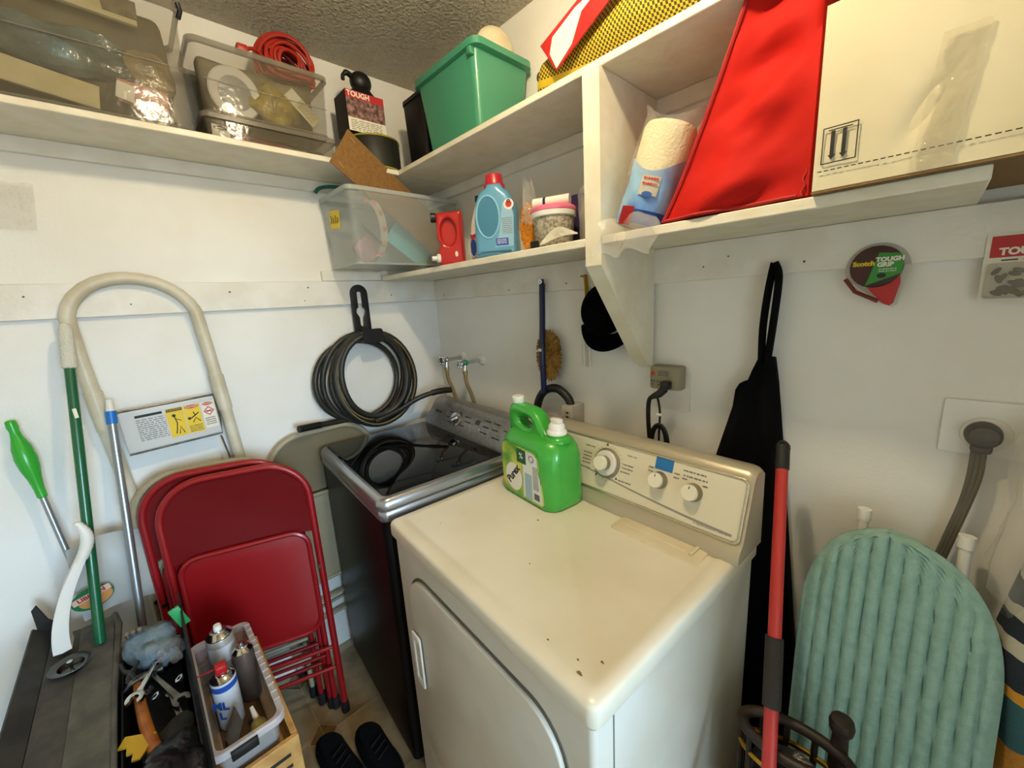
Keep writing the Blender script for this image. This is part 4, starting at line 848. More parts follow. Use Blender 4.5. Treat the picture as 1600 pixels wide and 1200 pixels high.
t = thing('wrapped_roll', 'white roll wrapped in clear film on top of the patterned bag', 'roll', (1.905, -.09, 1.02))
b = B().tube([V(1.935, -.09, 1.022), V(1.912, -.075, 1.10), V(1.905, -.065, 1.19), V(1.90, -.055, 1.235)], [.03, .034, .033, .018], 20); b.rough(.004, 40); b.build('roll', 'white', t, w=True)
b = B().tube([V(1.905, -.095, .88), V(1.90, -.10, .95), V(1.90, -.095, 1.0), V(1.905, -.085, 1.10), V(1.90, -.07, 1.22), V(1.895, -.06, 1.25)], [.02, .046, .05, .047, .042, .02], 24); b.sub(1).rough(.014, 45, 2); b.build('film', clear('film', '#e4e0d6', .17, .12, bump=.5, bscale=50), t, w=True)

# ================================================================== DARK WOODEN BASKET before the ironing board
mat('dark_wood', '#2c1d14', .5, col2='#1c120c', scale=30)
t = thing('wooden_basket', 'dark brown wooden hoop basket with a gold band by the dryer', 'basket', (1.63, -.42, 0))
bc = V(1.632, -.335, 0); br = .092; YS = .48
def ring(z, r_, tilt=.0, n=36): return [bc+V(r_*math.cos(a), r_*math.sin(a)*YS, z+tilt*math.cos(a)) for a in [2*math.pi*k/n for k in range(n)]]
B().tube(ring(.602, br, .008), .011, 10, closed=True).build('rim', 'dark_wood', t, w=True)
B().tube(ring(.552, br*1.0, .008), .0055, 8, closed=True).build('gold_hoop', 'gold', t, w=True)
B().tube(ring(.36, br*1.0), .007, 8, closed=True).build('hoop', 'dark_wood', t, w=True)
B().tube(ring(.10, br*.92), .010, 8, closed=True).build('hoop', 'dark_wood', t, w=True)
for k in range(12):
    a = 2*math.pi*k/12+.2; p = V(math.cos(a), YS*math.sin(a), 0)
    B().tube([bc+p*br*.9+V(0, 0, .0), bc+p*br*.98+V(0, 0, .3), bc+p*br+V(0, 0, .6)], .006, 8).build('stave', 'dark_wood', t, w=True)
B().lathe([(.015, 0), (.015, .60), (.013, .635), (.013, .645), (.019, .654), (.0205, .668), (.018, .678), (.008, .681), (0, .681)], 16, Matrix.Translation((1.697, -.292, 0))).build('post', 'dark_wood', t, w=True)
b = B().lathe([(br*.82, .02), (br*.84, .3), (br*.84, .5), (br*.5, .56), (0, .55)], 24, Matrix.Translation(bc) @ Matrix.Diagonal((1, YS, 1, 1))); b.sub(1).rough(.008, 25, 5); tag(b.build('dark_bag', mat('bag_dark', '#1d1b1a', .35, bump=.4, bscale=40)), 'dark plastic bag stuffed inside the wooden basket', 'bag')

# ================================================================== CLEAR SCRAP on the left wall
b = B().grid(lambda u, v: V(.004+.02*noise.noise(V(u*4, v*4, 1))+.012, -1.345+.075*u-.02*v*0+.03*v*(u-.5), 1.765+.12*v), 14, 14, .0006)
tag(b.build('plastic_scrap', 'film'), 'crinkled clear plastic bag stuck on the left wall below the shelf', 'plastic bag')

# ================================================================== TOTES ON THE LEFT SHELF
ZS = 2.0213
WA = lambda x, y, z: Matrix(((0, 0, 1, x), (1, 0, 0, y), (0, 1, 0, z), (0, 0, 0, 1)))     # plane facing +x: local x -> +y, local y -> up
clear('tote_grey', '#857d68', .22, .12, bump=.15, bscale=25); clear('tote_edge', '#8d8575', .55, .25); clear('tote_milky', '#c3cbc6', .24, .25, bump=.05)
def tote(name, label, x0, x1, y0, y1, z0, z1, fl, rimz=.016, m='tote_grey', em='tote_edge'):
    t = thing(name, label, 'storage tote', ((x0+x1)/2, (y0+y1)/2, z0))
    shell(x0, x1, y0, y1, z0, z1, .022, fl, .0025).build('tub', m, t, w=True)
    a, c_, d, e = x0-fl, x1+fl, y0-fl, y1+fl
    B().loft([rr3(a, c_, d, e, z1-rimz, .022), rr3(a-.006, c_+.006, d-.006, e+.006, z1-rimz+.002, .026), rr3(a-.006, c_+.006, d-.006, e+.006, z1, .026), rr3(a+.002, c_-.002, d+.002, e-.002, z1+.002, .02), rr3(a+.002, c_-.002, d+.002, e-.002, z1-rimz, .02)], cap=False).build('rim', em, t, w=True)
    k = .35
    B().tube(rr3(x0-fl*k-.001, x1+fl*k+.001, y0-fl*k-.001, y1+fl*k+.001, z0+(z1-z0)*k, .022), .0018, 6, closed=True).build('moulded_line', em, t, w=True) if False else None
    B().tube(rr3(x0, x1, y0, y1, z0+.004, .022), .004, 8, closed=True).build('foot_rib', em, t, w=True)
    return t
t = tote('storage_tote', 'large clear grey tote at the far left of the upper shelf', .025, .238, -1.52, -.905, ZS, 2.325, .012)
for y in (-.862,): pass
B().tube([V(.235, -.892, 2.30), V(.247, -.886, 2.315), V(.252, -.89, 2.33)], .006, 8).build('latch', 'black', t, w=True)
B().box(.2465, .2485, -1.51, -.905, 2.17, 2.1725).build('moulded_line', 'tote_edge', t, w=True)
# contents of the large tote
mat('bluegrey', '#54676a', .6, col2='#39484b', scale=9); mat('pinkish', '#c98a80', .6, col2='#b35a58', scale=40)
def slab(name, label, cat_, x, y, z, w_, h_, rot, m, th=.012, lean=0):
    b = B().box(-w_/2, w_/2, -h_/2, h_/2, 0, th, .002, M=WA(x, y, z) @ Matrix.Rotation(rot, 4, 'Z') @ Matrix.Rotation(lean, 4, 'X')); b.sub(3).rough(.003, 20, len(name)); o = b.build(name, m); tag(o, label, cat_); return o
slab('paper_sheet', 'cream folded paper lying low in the large tote', 'paper', .213, -1.235, 2.085, .30, .055, -.16, 'cream')
slab('paper_sheet', 'second cream sheet at the far left inside the large tote', 'paper', .205, -1.40, 2.14, .22, .10, -.15, 'paper')
pc_ = slab('printed_card', 'cream card with a picture at the top of the large tote', 'card', .212, -1.12, 2.285, .28, .05, -.05, 'cream', lean=-.1)
b = B().box(-.032, .032, -.02, .02, 0, .003, M=WA(.2275, -1.01, 2.288) @ Matrix.Rotation(-.05, 4, 'Z')); b.build('picture_print', mat('pic_brown', '#7c7358', .6, col2='#5e4a38', scale=40), pc_, w=True)
slab('pink_packet', 'pink printed packet in the lower right of the large tote', 'packet', .214, -1.0, 2.085, .10, .055, -.12, 'pinkish')
slab('white_label', 'small white printed label beside the pink packet', 'label', .2285, -1.035, 2.088, .035, .04, -.25, 'paper', .003)
b = B().sphere((.205, -1.14, 2.165), (.024, .14, .06), 30, 18).rough(.03, 14, 3); b.rough(.01, 50, 1); tag(b.build('plastic_bag', mat('film_blue', '#6f8183', .18, col2='#48585b', scale=10, bump=.5, bscale=40)), 'crumpled blue-grey plastic bag across the large tote', 'plastic bag')
b = B().sphere((.20, -.975, 2.15), (.03, .05, .05), 24, 16).rough(.03, 18, 9); tag(b.build('plastic_bag', mat('film_gold', '#a08a5e', .2, col2='#6d6048', scale=14, bump=.5, bscale=40)), 'crumpled tan plastic bag at the right of the large tote', 'plastic bag')
b = B().box(.06, .185, -1.49, -.925, 2.035, 2.31, .02); b.sub(4).rough(.02, 9, 2); tag(b.build('cloth_heap', mat('heap', '#6f6852', .6, col2='#4e4838', scale=6, bump=.3, bscale=25)), 'brown folded cloth filling the back of the large tote', 'cloth')
# flat case under the second tote
t = thing('flat_case', 'shallow clear lidded case under the small tote', 'case', (.13, -.69, ZS))
shell(.03, .228, -.872, -.508, ZS, 2.07, .015, .002, .002).build('tub', 'tote_grey', t, w=True)
B().loft([rr3(.022, .238, -.882, -.50, 2.07, .018), rr3(.022, .238, -.882, -.50, 2.083, .018), rr3(.03, .23, -.874, -.508, 2.087, .016)]).build('lid', 'tote_edge', t, w=True)
pl_ = slab('paper_label', 'white printed slip inside the flat case', 'label', .208, -.835, 2.045, .045, .034, -.05, 'paper', .003)
b = B().box(0, .03, -.001, .001, 0, .001, M=WA(.213, -.85, 2.05)); b.tube([V(.2135, -.852, 2.052), V(.2135, -.835, 2.058), V(.2135, -.82, 2.052)], .002, 6); b.build('ink_mark', 'ink', pl_, w=True)
t = thing('red_pliers', 'red-handled tool lying in the flat case', 'tool', (.19, -.72, 2.03))
B().tube(cat([V(.2, -.80, 2.06), V(.205, -.77, 2.045), V(.2, -.73, 2.04), V(.2, -.66, 2.038)], 5), .007, 10).build('handle', mat('tool_red', '#6e1515', .35), t, w=True)
B().tube(cat([V(.2, -.80, 2.032), V(.205, -.76, 2.034), V(.2, -.66, 2.034)], 5), .007, 10).build('handle', 'tool_red', t, w=True)
B().tube([V(.2, -.66, 2.036), V(.2, -.60, 2.036), V(.2, -.545, 2.04)], [.009, .006, .003], 10).build('shank', 'steel', t, w=True)
b = B().box(.05, .15, -.86, -.52, 2.026, 2.045, .004); tag(b.build('dark_tray', 'dark_metal'), 'dark tray inside the flat case', 'tray')
# second tote
t = tote('storage_tote', 'smaller clear tote with amber packing, standing on the flat case', .035, .226, -.868, -.520, 2.0875, 2.272, .010)
B().box(.2325, .2345, -.86, -.52, 2.17, 2.1725).build('moulded_line', 'tote_edge', t, w=True)
t = thing('paper_plate_bowl', 'round white dish with grey centre in the smaller tote', 'dish', (.19, -.78, 2.10))
Mo = frame((.195, -.778, 2.165), (1, .1, -.15))
B().lathe([(.066, 0), (.07, .004), (.066, .008), (.045, .004), (0, .004)], 32, Mo).build('rim', 'white', t, w=True)
B().lathe([(.045, .0045), (.045, .007), (0, .008)], 32, Mo).build('centre', mat('dish_grey', '#8f9597', .3, .3), t, w=True)
t = thing('price_card', 'white tag card slanting inside the smaller tote', 'card', (.215, -.60, 2.11))
Mo = WA(.214, -.592, 2.165) @ Matrix.Rotation(-.78, 4, 'Z')
B().box(-.055, .055, -.02, .02, 0, .004, .001, M=Mo).build('card', 'cream', t, w=True); B().box(-.053, -.018, -.018, .018, .004, .005, M=Mo).build('white_field', 'paper', t, w=True)
b = B(); scribble(b, Mo @ Matrix.Translation((-.01, .014, .004)), .055, 5, .006, seed=21); b.build('print', 'ink_grey', t, w=True)
b = B().sphere((.185, -.67, 2.16), (.03, .075, .055), 28, 18).rough(.035, 18, 4); b.rough(.01, 60, 2); tag(b.build('amber_film', mat('film_amber', '#b09a3e', .15, col2='#8a7a48', scale=16, bump=.6, bscale=50)), 'crumpled amber cellophane in the smaller tote', 'cellophane')
b = B().box(.05, .15, -.85, -.535, 2.095, 2.262, .01); b.sub(3).rough(.02, 12, 6); tag(b.build('packing_paper', mat('pack', '#a09778', .6, col2='#6e664e', scale=9, bump=.4, bscale=30)), 'crumpled packing paper at the back of the smaller tote', 'paper')
# red extension cord coil
t = thing('red_cord_coil', 'coiled red extension cord heaped on the smaller tote', 'cord', (.13, -.60, 2.27))
mat('cord_red', '#a5281b', .4)
for k in range(26):
    f = (k % 13-6)/6; q = k//13; R_ = (.080-.026*q)-.020*f*f+.004*math.sin(k*2.1)
    cen = V(.130+.040*f, -.595+.010*math.sin(k*1.7), 2.318-.004*q+.004*math.cos(k)); n1 = V(.35*math.sin(k*1.3), 1, .2*math.cos(k*2)).normalized(); n2 = V(.3*math.cos(k*1.9), .05*math.sin(k), 1).normalized()
    B().tube([cen+R_*1.05*math.cos(a)*n1+max(-.036, R_*math.sin(a))*n2 for a in [2*math.pi*i/30 for i in range(30)]], .0055, 8, closed=True).build('cord_loop', 'cord_red', t, w=True)
B().tube(cat([V(.16, -.66, 2.30), V(.19, -.70, 2.31), V(.2, -.73, 2.297)], 5), .0052, 8).build('cord_end', 'cord_red', t, w=True); B().box(.185, .215, -.755, -.725, 2.284, 2.304, .005).build('plug', 'cord_red', t, w=True)
B().tube(cat([V(.15, -.68, 2.32), V(.175, -.672, 2.295), V(.19, -.655, 2.29)], 5), .006, 8).build('tie', 'black', t, w=True)
# round case, carton, black tool
t = thing('round_case', 'round black case with yellow rims under the red carton', 'case', (.13, -.315, ZS))
B().lathe([(.098, 0), (.102, .004), (.102, .112), (.098, .12), (0, .12)], 36).build('body', mat('case_dark', '#20211c', .5), t)
for z in (.004, .113): B().lathe([(.1035, z), (.105, z+.003), (.1035, z+.006)], 36, cap=False).build('rim', mat('rim_yellow', '#a39a2e', .4), t)
t = thing('product_carton', 'printed carton with red top band standing on the round case', 'carton', (.15, -.36, 2.1415))
B().box(.10, .20, -.432, -.285, 2.1415, 2.277, .0015, 1).build('carton', mat('carton_side', '#2a2420', .6), t, w=True)
Mo = WA(.2, -.432, 2.1415)
B().box(.001, .146, .11, .135, 0, .0008, M=Mo).build('red_band', 'ink_red', t, w=True); B().box(.001, .146, .045, .11, 0, .0007, M=Mo).build('photo_print', mat('photo', '#4b2f2c', .5, col2='#a87f78', scale=60), t, w=True)
B().box(.001, .146, .001, .045, 0, .0008, M=Mo).build('white_field', 'paper', t, w=True); text(t, 'TOUGH', .024, 'paper', Mo @ Matrix.Translation((.048, .122, .0012)), w=True, bold=.0008)
b = B(); scribble(b, Mo @ Matrix.Translation((.01, .038, .0008)), .12, 6, .006, seed=23); b.build('fine_print', 'ink_grey', t, w=True)
t = thing('black_tool', 'black rounded hand tool perched on the carton', 'tool', (.15, -.345, 2.2775))
B().loft([rr3(.11, .19, -.40, -.295, 2.2775, .02), rr3(.12, .18, -.385, -.31, 2.30, .02), rr3(.13, .17, -.37, -.32, 2.32, .018)]).build('base', 'black', t, w=True)
B().sphere((.15, -.343, 2.335), (.034, .04, .036), 20, 14).build('body', 'black', t, w=True)
B().tube(cat([V(.15, -.37, 2.345), V(.155, -.395, 2.352), V(.155, -.41, 2.34), V(.155, -.412, 2.325)], 4), [.01]*6+[.007]*7, 10).build('claw', 'black', t, w=True)
# dark bin and green bin
t = thing('dark_bin', 'black plastic bin in the shelf corner beside the green bin', 'bin', (.265, -.13, ZS))
shell(.200, .330, -.195, -.03, ZS, 2.272, .02, .008, .004).build('tub', 'black', t, w=True)
B().loft([rr3(.190, .342, -.207, -.02, 2.272, .024), rr3(.190, .342, -.207, -.02, 2.285, .024), rr3(.202, .33, -.19, -.035, 2.293, .02)]).build('lid', 'black', t, w=True)
mat('bin_green', '#3f8a6c', .35, coat=.1)
t = thing('green_bin', 'sea green plastic bin on the upper shelf corner', 'bin', (.56, -.14, ZS))
shell(.415, .69, -.235, -.04, ZS, 2.258, .022, .022, .004).build('tub', 'bin_green', t, w=True)
B().loft([rr3(.393, .712, -.257, -.02, 2.244, .026), rr3(.378, .730, -.268, -.014, 2.247, .03), rr3(.378, .730, -.268, -.014, 2.266, .03), rr3(.386, .722, -.26, -.02, 2.27, .028), rr3(.395, .71, -.252, -.026, 2.266, .024), rr3(.397, .708, -.25, -.028, 2.244, .024)], cap=False).build('rim', 'bin_green', t, w=True)
B().box(.688, .705, -.268, -.247, 2.226, 2.247, .004).build('rim_lug', 'bin_green', t, w=True)
b = B().sphere((.655, -.12, 2.285), (.052, .075, .078), 28, 18); tag(b.build('white_ball', mat('offwhite', '#d8cdb0', .7, col2='#c9b994', scale=12)), 'off-white round ball sticking up out of the green bin', 'ball')
b = B().box(.44, .665, -.20, -.07, 2.03, 2.206, .02); tag(b.build('bin_filling', mat('fill', '#4a4338', .9)), 'dark cloth filling the green bin below the white ball', 'cloth')
t = thing('twig_handle', 'short brown stick poking out beside the green bin', 'stick', (.83, -.09, 2.03)); 
B().tube(cat([V(.80, -.05, 2.03), V(.80, -.055, 2.12), V(.795, -.06, 2.175), V(.80, -.065, 2.19), V(.85, -.075, 2.197)], 5), .0045, 8).build('stick', mat('stick', '#4a3a26', .7), t, w=True)
B().sphere((.795, -.06, 2.185), (.012, .012, .016), 12, 8).build('knot', 'stick', t, w=True)
# yellow mesh bag with red and white card
def mesh_mat():
    m = mat('yellow_mesh', '#caa81a', .6); nt = m.node_tree; n = nt.nodes; L = nt.links
    uv = n.new('ShaderNodeUVMap'); mp = n.new('ShaderNodeMapping'); mp.inputs['Scale'].default_value = (1, 1, 1); L.new(uv.outputs[0], mp.inputs[0])
    sp = n.new('ShaderNodeSeparateXYZ'); L.new(mp.outputs[0], sp.inputs[0])
    def sinw(o, f):
        a = n.new('ShaderNodeMath'); a.operation = 'MULTIPLY'; a.inputs[1].default_value = f; L.new(o, a.inputs[0]); s_ = n.new('ShaderNodeMath'); s_.operation = 'SINE'; L.new(a.outputs[0], s_.inputs[0]); return s_.outputs[0]
    mu = n.new('ShaderNodeMath'); mu.operation = 'MULTIPLY'; L.new(sinw(sp.outputs[0], 6.283*75), mu.inputs[0]); L.new(sinw(sp.outputs[1], 6.283*75), mu.inputs[1])
    gt = n.new('ShaderNodeMath'); gt.operation = 'GREATER_THAN'; gt.inputs[1].default_value = .0; L.new(mu.outputs[0], gt.inputs[0])
    st = n.new('ShaderNodeMath'); st.operation = 'GREATER_THAN'; st.inputs[1].default_value = -.9; L.new(sinw(sp.outputs[1], 6.283*7.0), st.inputs[0])
    m3 = n.new('ShaderNodeMath'); m3.operation = 'MULTIPLY'; L.new(gt.outputs[0], m3.inputs[0]); L.new(st.outputs[0], m3.inputs[1])
    mx = n.new('ShaderNodeMix'); mx.data_type = 'RGBA'; mx.inputs['A'].default_value = lin('#cdb020'); mx.inputs['B'].default_value = lin('#3b3010'); L.new(m3.outputs[0], mx.inputs['Factor'])
    L.new(mx.outputs['Result'], n['Principled BSDF'].inputs['Base Color']); return m
mesh_mat()
def uv_grid(o, fn):
    me = o.data; uvl = me.uv_layers.new(name='UVMap')
    for lp_ in me.loops: uvl.data[lp_.index].uv = fn(me.vertices[lp_.vertex_index].co)
b = B(); secs = []
for k in range(41):
    f = k/40; x = .872+.60*f; s_ = min(1, (f+.004)/.10)**.5*min(1, (1.004-f)/.15)**.5; hgt = (.105+.09*min(1, f*2.2))*s_; dep = .105*s_
    secs.append([V(x+.006*math.sin(a*3), -.122+dep*math.cos(a)*(1+.05*math.sin(7*f+3*a)), 2.0215+hgt*.5+hgt*.5*math.sin(a)*(1+.04*math.sin(9*f+2*a))) for a in [2*math.pi*i/36 for i in range(36)]])
t = thing('mesh_bag', 'yellow and black mesh bag lying on the upper shelf', 'mesh bag', (1.15, -.138, 2.0213))
o = b.loft(secs).build('bag', 'yellow_mesh', t, w=True, ang=80)
uv_grid(o, lambda c_: (c_.x*1.25, (math.atan2(c_.z-.05, -c_.y))*.085*1.25+c_.x*.15))
t = thing('red_white_card', 'red board with a white wavy shape leaning on the mesh bag', 'board', (1.0, -.26, 2.06))
Mo = Matrix(((1, 0, 0, 0), (0, 0, -1, -.243), (0, 1, 0, 0), (0, 0, 0, 1))) 
B().plate([[(1.011, 2.062), (1.165, 2.137), (1.32, 2.212), (1.24, 2.238), (1.079, 2.180), (.961, 2.137)]], .005, Mo, bev=.001).build('board', mat('board_red', '#b3221f', .5), t, w=True)
B().plate([[(1.013, 2.066), (1.062, 2.098), (1.092, 2.152), (1.14, 2.172), (1.2, 2.2), (1.17, 2.202), (1.108, 2.172), (1.075, 2.168), (1.003, 2.138), (.993, 2.105)]], .001, Mo @ Matrix.Translation((0, 0, .005))).build('white_shape', 'paper', t, w=True)

# ================================================================== LOWER SHELF, LEFT SECTION
ZL = 1.6423
t = tote('storage_tote', 'milky clear tote on the lower shelf with a yellow sticker', .032, .276, -.500, -.045, 1.6642, 1.93, .010, m='tote_milky', em=clear('tote_milky_edge', '#c8cfca', .45, .3))
B().box(.03, .27, -.262, -.06, ZL, 1.6638).build('spacer_foot', 'tote_milky', t, w=True)
b = B().box(0, .088, 0, .062, 0, .0012, M=Matrix(((1, 0, 0, .098), (0, 0, -1, -.5085), (0, 1, 0, 1.812), (0, 0, 0, 1))) @ Matrix.Rotation(-.12, 4, 'Z')); sk = b.build('sticker', 'yellow', t, w=True)
Ms = Matrix(((1, 0, 0, .098), (0, 0, -1, -.5098), (0, 1, 0, 1.812), (0, 0, 0, 1))) @ Matrix.Rotation(-.12, 4, 'Z')
b = B()
for k in range(4): b.tube([Ms @ Vector((.012+.02*k, .045-.008*(k % 2), 0)), Ms @ Vector((.02+.02*k, .03, 0)), Ms @ Vector((.012+.018*k, .018, 0))], .0018, 6)
b.build('ink_mark', 'ink', sk, w=True)
P2, P1, Q2, Q1 = V(.262, -.545, 2.0), V(.258, -.455, 2.112), V(.205, -.12, 1.715), V(.201, -.03, 1.83)
Mo = axes(P2, Q2-P2, P1-P2); hl_ = (Q2-P2).length; hw_ = (P1-P2).length
t = thing('hardboard_panel', 'brown hardboard panel leaning out of the milky tote', 'board', P2)
B().box(0, hl_, 0, hw_*.98, -.002, .002, M=Mo).build('panel', mat('hardboard', '#8a6332', .7, col2='#7c5829', scale=90), t, w=True)
for (x, y) in ((.02, hw_-.02), (.025, .022)): B().tube([Mo @ Vector((x, y, .003)), Mo @ Vector((x+.02, y-.006, .003))], .0018, 6).build('staple', 'brass', t, w=True)
slab('teal_folder', 'turquoise folder lying inside the milky tote', 'folder', .16, -.20, 1.775, .20, .14, -.62, mat('teal', '#5ccbd8', .5), .004)
t = thing('ribbon_roll', 'loop of white ribbon printed with pink hearts in the milky tote', 'ribbon', (.245, -.41, 1.67))
ri = lambda a: V(.248+.012*math.sin(a), -.415+.042*math.sin(a*1.0), 1.79+.10*math.cos(a))
B().grid(lambda u, v: ri(-.4+u*3.6)+V(-.006*v, .032*v-.016, .010*v), 28, 4, .0008).build('ribbon', 'paper', t, w=True)
for k in range(6):
    p = ri(-.2+k*.58); B().sphere(p+V(.002, 0, .004), (.0015, .009, .009), 10, 6).build('heart_print', 'pink' if k % 2 else mat('ribbon_orange', '#c97d4a', .5), t, w=True)
B().grid(lambda u, v: V(.262, -.46+.07*u, 1.79-.06*u+.02*v), 8, 2, .0008).build('ribbon_tail', 'paper', t, w=True)
b = B().sphere((.22, -.43, 1.72), (.03, .05, .05), 24, 16).rough(.02, 25, 8); tag(b.build('cellophane_packet', clear('packet', '#d49aa2', .45, .12, bump=.5, bscale=60)), 'pink tinted cellophane packet under the ribbon in the milky tote', 'packet')
t = thing('green_lid_edge', 'dark teal plastic lid standing behind the milky tote', 'lid', (.02, -.4, 1.95)); B().tube(cat([V(.06, -.535, 1.945), V(.07, -.52, 1.962), V(.09, -.48, 1.968), V(.1, -.38, 1.97)], 5), .012, 10, flat=.5).build('lid', mat('dteal', '#145c50', .4), t, w=True)
# red oil jug
CR = .817
mat('jug_red', '#b41a16', .3, coat=.3)
t = thing('red_jug', 'red plastic oil jug with white spout cap and black top cap', 'jug', Matrix.Translation((.49, -.235, ZL)) @ Matrix.Rotation(CR, 4, 'Z'))
ro = [(-.045, 0), (.047, 0), (.047, .178), (.044, .182), (-.036, .178), (-.047, .17), (-.046, .12), (-.047, .09), (-.036, .07), (-.046, .05)]
rx_ = lambda o: Matrix(((1, 0, 0, 0), (0, 0, -1, o), (0, 1, 0, 0), (0, 0, 0, 1)))
B().plate([ro, ell(-.004, .112, .026, .044, 24)], .075, rx_(.0375), bev=.012).build('bottle', 'jug_red', t)
B().plate([ell(-.004, .112, .03, .048, 24)], .03, rx_(.015)).build('grip_recess', 'jug_red', t)
B().lathe([(.012, 0), (.0165, .002), (.0165, .018), (.012, .02), (0, .02)], 18, frame((-.045, -.02, .163), (-1, -.15, .05))).build('black_cap', 'black', t); B().lathe([(.006, .0202), (.006, .021)], 14, frame((-.045, -.02, .163), (-1, -.15, .05))).build('cap_ring', 'paper', t)
B().lathe([(.014, 0), (.015, .002), (.015, .012), (.009, .013), (.008, .03), (0, .031)], 16, frame((-.04, -.03, .024), (-1, -.35, .0))).build('white_cap', 'white', t)
B().sphere((.02, -.037, .035), (.006, .003, .01), 12, 8).build('round_mark', 'paper', t)
# white and blue cleaner bottle
t = thing('cleaner_bottle', 'white cleaner bottle with blue label behind the red jug', 'bottle', (.575, -.16, ZL))
B().loft([rr3(-.04, .04, -.03, .03, 0, .02), rr3(-.042, .042, -.032, .032, .01, .022), rr3(-.042, .042, -.032, .032, .10, .022), rr3(-.036, .036, -.027, .027, .14, .02), rr3(-.014, .014, -.014, .014, .205, .012), rr3(-.013, .013, -.013, .013, .212, .012)]).build('bottle', 'white', t)
lb = B().loft([rr3(-.0428, .0428, -.0328, .0328, z, .0225) for z in (.012, .10)], cap=False).build('label', 'blue_print', t)
for k in range(3): B().plate([ell(-.012, .055, .030-.005*k, .045-.006*k, 20), ell(-.012, .055, .028-.005*k, .042-.006*k, 20)], .0008, Matrix(((1, 0, 0, 0), (0, 0, -1, -.0325), (0, 1, 0, 0), (0, 0, 0, 1)))).build('swirl', 'paper', lb)
B().box(-.02, .01, -.0345, -.0335, .085, .098).build('red_patch', 'ink_red', lb)
B().lathe([(.015, .208), (.0165, .21), (.016, .228), (0, .23)], 18).build('cap', 'navy', t)
# blue detergent jug
mat('jug_blue', '#5c9bbd', .3, coat=.25, subs=.15)
t = thing('blue_jug', 'light blue laundry jug with red screw cap on the lower shelf', 'detergent jug', Matrix.Translation((.712, -.21, ZL)) @ Matrix.Rotation(.66, 4, 'Z'))
bo = [(-.062, 0), (.068, 0), (.072, .01), (.07, .12), (.066, .165), (.05, .195), (.03, .21), (.024, .222), (-.018, .222), (-.024, .21), (-.045, .198), (-.058, .17), (-.066, .12), (-.067, .01)]
B().plate([bo], .10, rx_(.05), bev=.02).build('bottle', 'jug_blue', t, ang=60)
b = B().plate([ell(-.018, .122, .040, .066, 28), ell(-.018, .122, .034, .060, 28)], .005, rx_(-.048), bev=.002); b.build('handle_rim', mat('jug_blue_edge', '#84bad4', .3), t)
b = B().plate([ell(-.018, .122, .034, .060, 28)], .001, rx_(-.0496)); b.build('handle_recess', mat('jug_blue_shade', '#3a7898', .35), t)  # flat disc in darker blue, the shade of a recess painted on
B().lathe([(.034, .214), (.034, .224), (.03, .226), (.027, .252), (.025, .256), (0, .256)], 24).build('cap', mat('cap_red', '#b02733', .3), t)
lb = B().plate([[(.0, .03), (.06, .03), (.064, .12), (.055, .165), (.03, .16), (.024, .12), (.016, .07)]], .0008, rx_(-.0503)).build('back_label', mat('jug_label', '#8fb7cf', .4), t)
b = B(); scribble(b, rx_(-.0512) @ Matrix.Translation((.026, .115, 0)), .032, 9, .0055, seed=29); b.build('fine_print', 'ink_grey', lb)
B().box(.004, .044, .034, .056, 0, .0008, M=rx_(-.0512)).build('blue_block', 'blue_print', lb); b = B(); scribble(b, rx_(-.0521) @ Matrix.Translation((.008, .052, 0)), .03, 3, .005, seed=31); b.build('block_print', 'paper', lb)
bd = B().plate([ell(.05, .155, .016, .016, 20)], .001, rx_(-.0512)).build('round_badge', 'paper', t); B().plate([ell(.05, .155, .010, .010, 20)], .0006, rx_(-.0522)).build('badge_centre', 'ink_red', bd); text(bd, 'O', .014, 'ink', rx_(-.0530) @ Matrix.Translation((.05, .163, 0)), bold=.0006)
# sponge, tub, cardboard tubes, boxes
b = B().loft([[V(.842+.030*s_*math.cos(a), -.19-dy, 1.718+.074*s_*math.sin(a)) for a in [2*math.pi*i/24 for i in range(24)]] for s_, dy in ((.9, -.016), (1, -.01), (1, .01), (.9, .016))]); b.sub(1).rough(.004, 60, 3); tag(b.build('sponge', mat('sponge', '#d88a1e', .95, col2='#b8690f', scale=60, bump=.8, bscale=160)), 'orange oval car-wash sponge beside the blue jug', 'sponge')
b = B().grid(lambda u, v: V(.858+.055*(u-.5)*(1.2-.4*v)+.01*math.sin(9*u), -.212+.012*math.sin(8*u+3*v), 1.73+.12*v+.01*math.sin(6*u)), 12, 10, .0005); tag(b.build('sponge_wrapper', 'film'), 'torn clear wrapper standing above the orange sponge', 'wrapper')
t = thing('pink_lid_tub', 'patterned plastic tub with pink lid on the lower shelf', 'tub', (.950, -.205, ZL))
B().lathe([(.05, 0), (.052, .003), (.059, .082), (.061, .084)], 32).build('tub', mat('tub_weave', '#b9b09a', .6, col2='#6f6a5c', scale=130), t)
B().lathe([(.061, .083), (.064, .085), (.065, .097), (.062, .099)], 32).build('rim', 'white', t)
B().lathe([(.064, .097), (.066, .099), (.066, .106), (.060, .112), (0, .113)], 32).build('lid', 'pink', t)
t = thing('white_tube', 'white tube with dark band lying on the pink lid', 'tube', (.925, -.2, ZL+.1135))
B().cyl((.895, -.226, 1.772), (.995, -.185, 1.772), .0145, n=18).build('tube', 'white', t, w=True); B().cyl((.924, -.214, 1.772), (.931, -.211, 1.772), .0152, n=18).build('band', 'navy', t, w=True)
tag(B().box(.905, .985, -.115, -.045, ZL, 1.80, .002, 1).build('purple_carton', mat('purple', '#2a1f4a', .5)), 'dark purple carton at the back of the lower shelf', 'carton')
tag(B().box(.995, 1.028, -.105, -.04, ZL, 1.785, .002, 1).build('teal_carton', mat('tealbox', '#1d5c55', .5)), 'narrow teal carton next to the dark purple carton', 'carton')
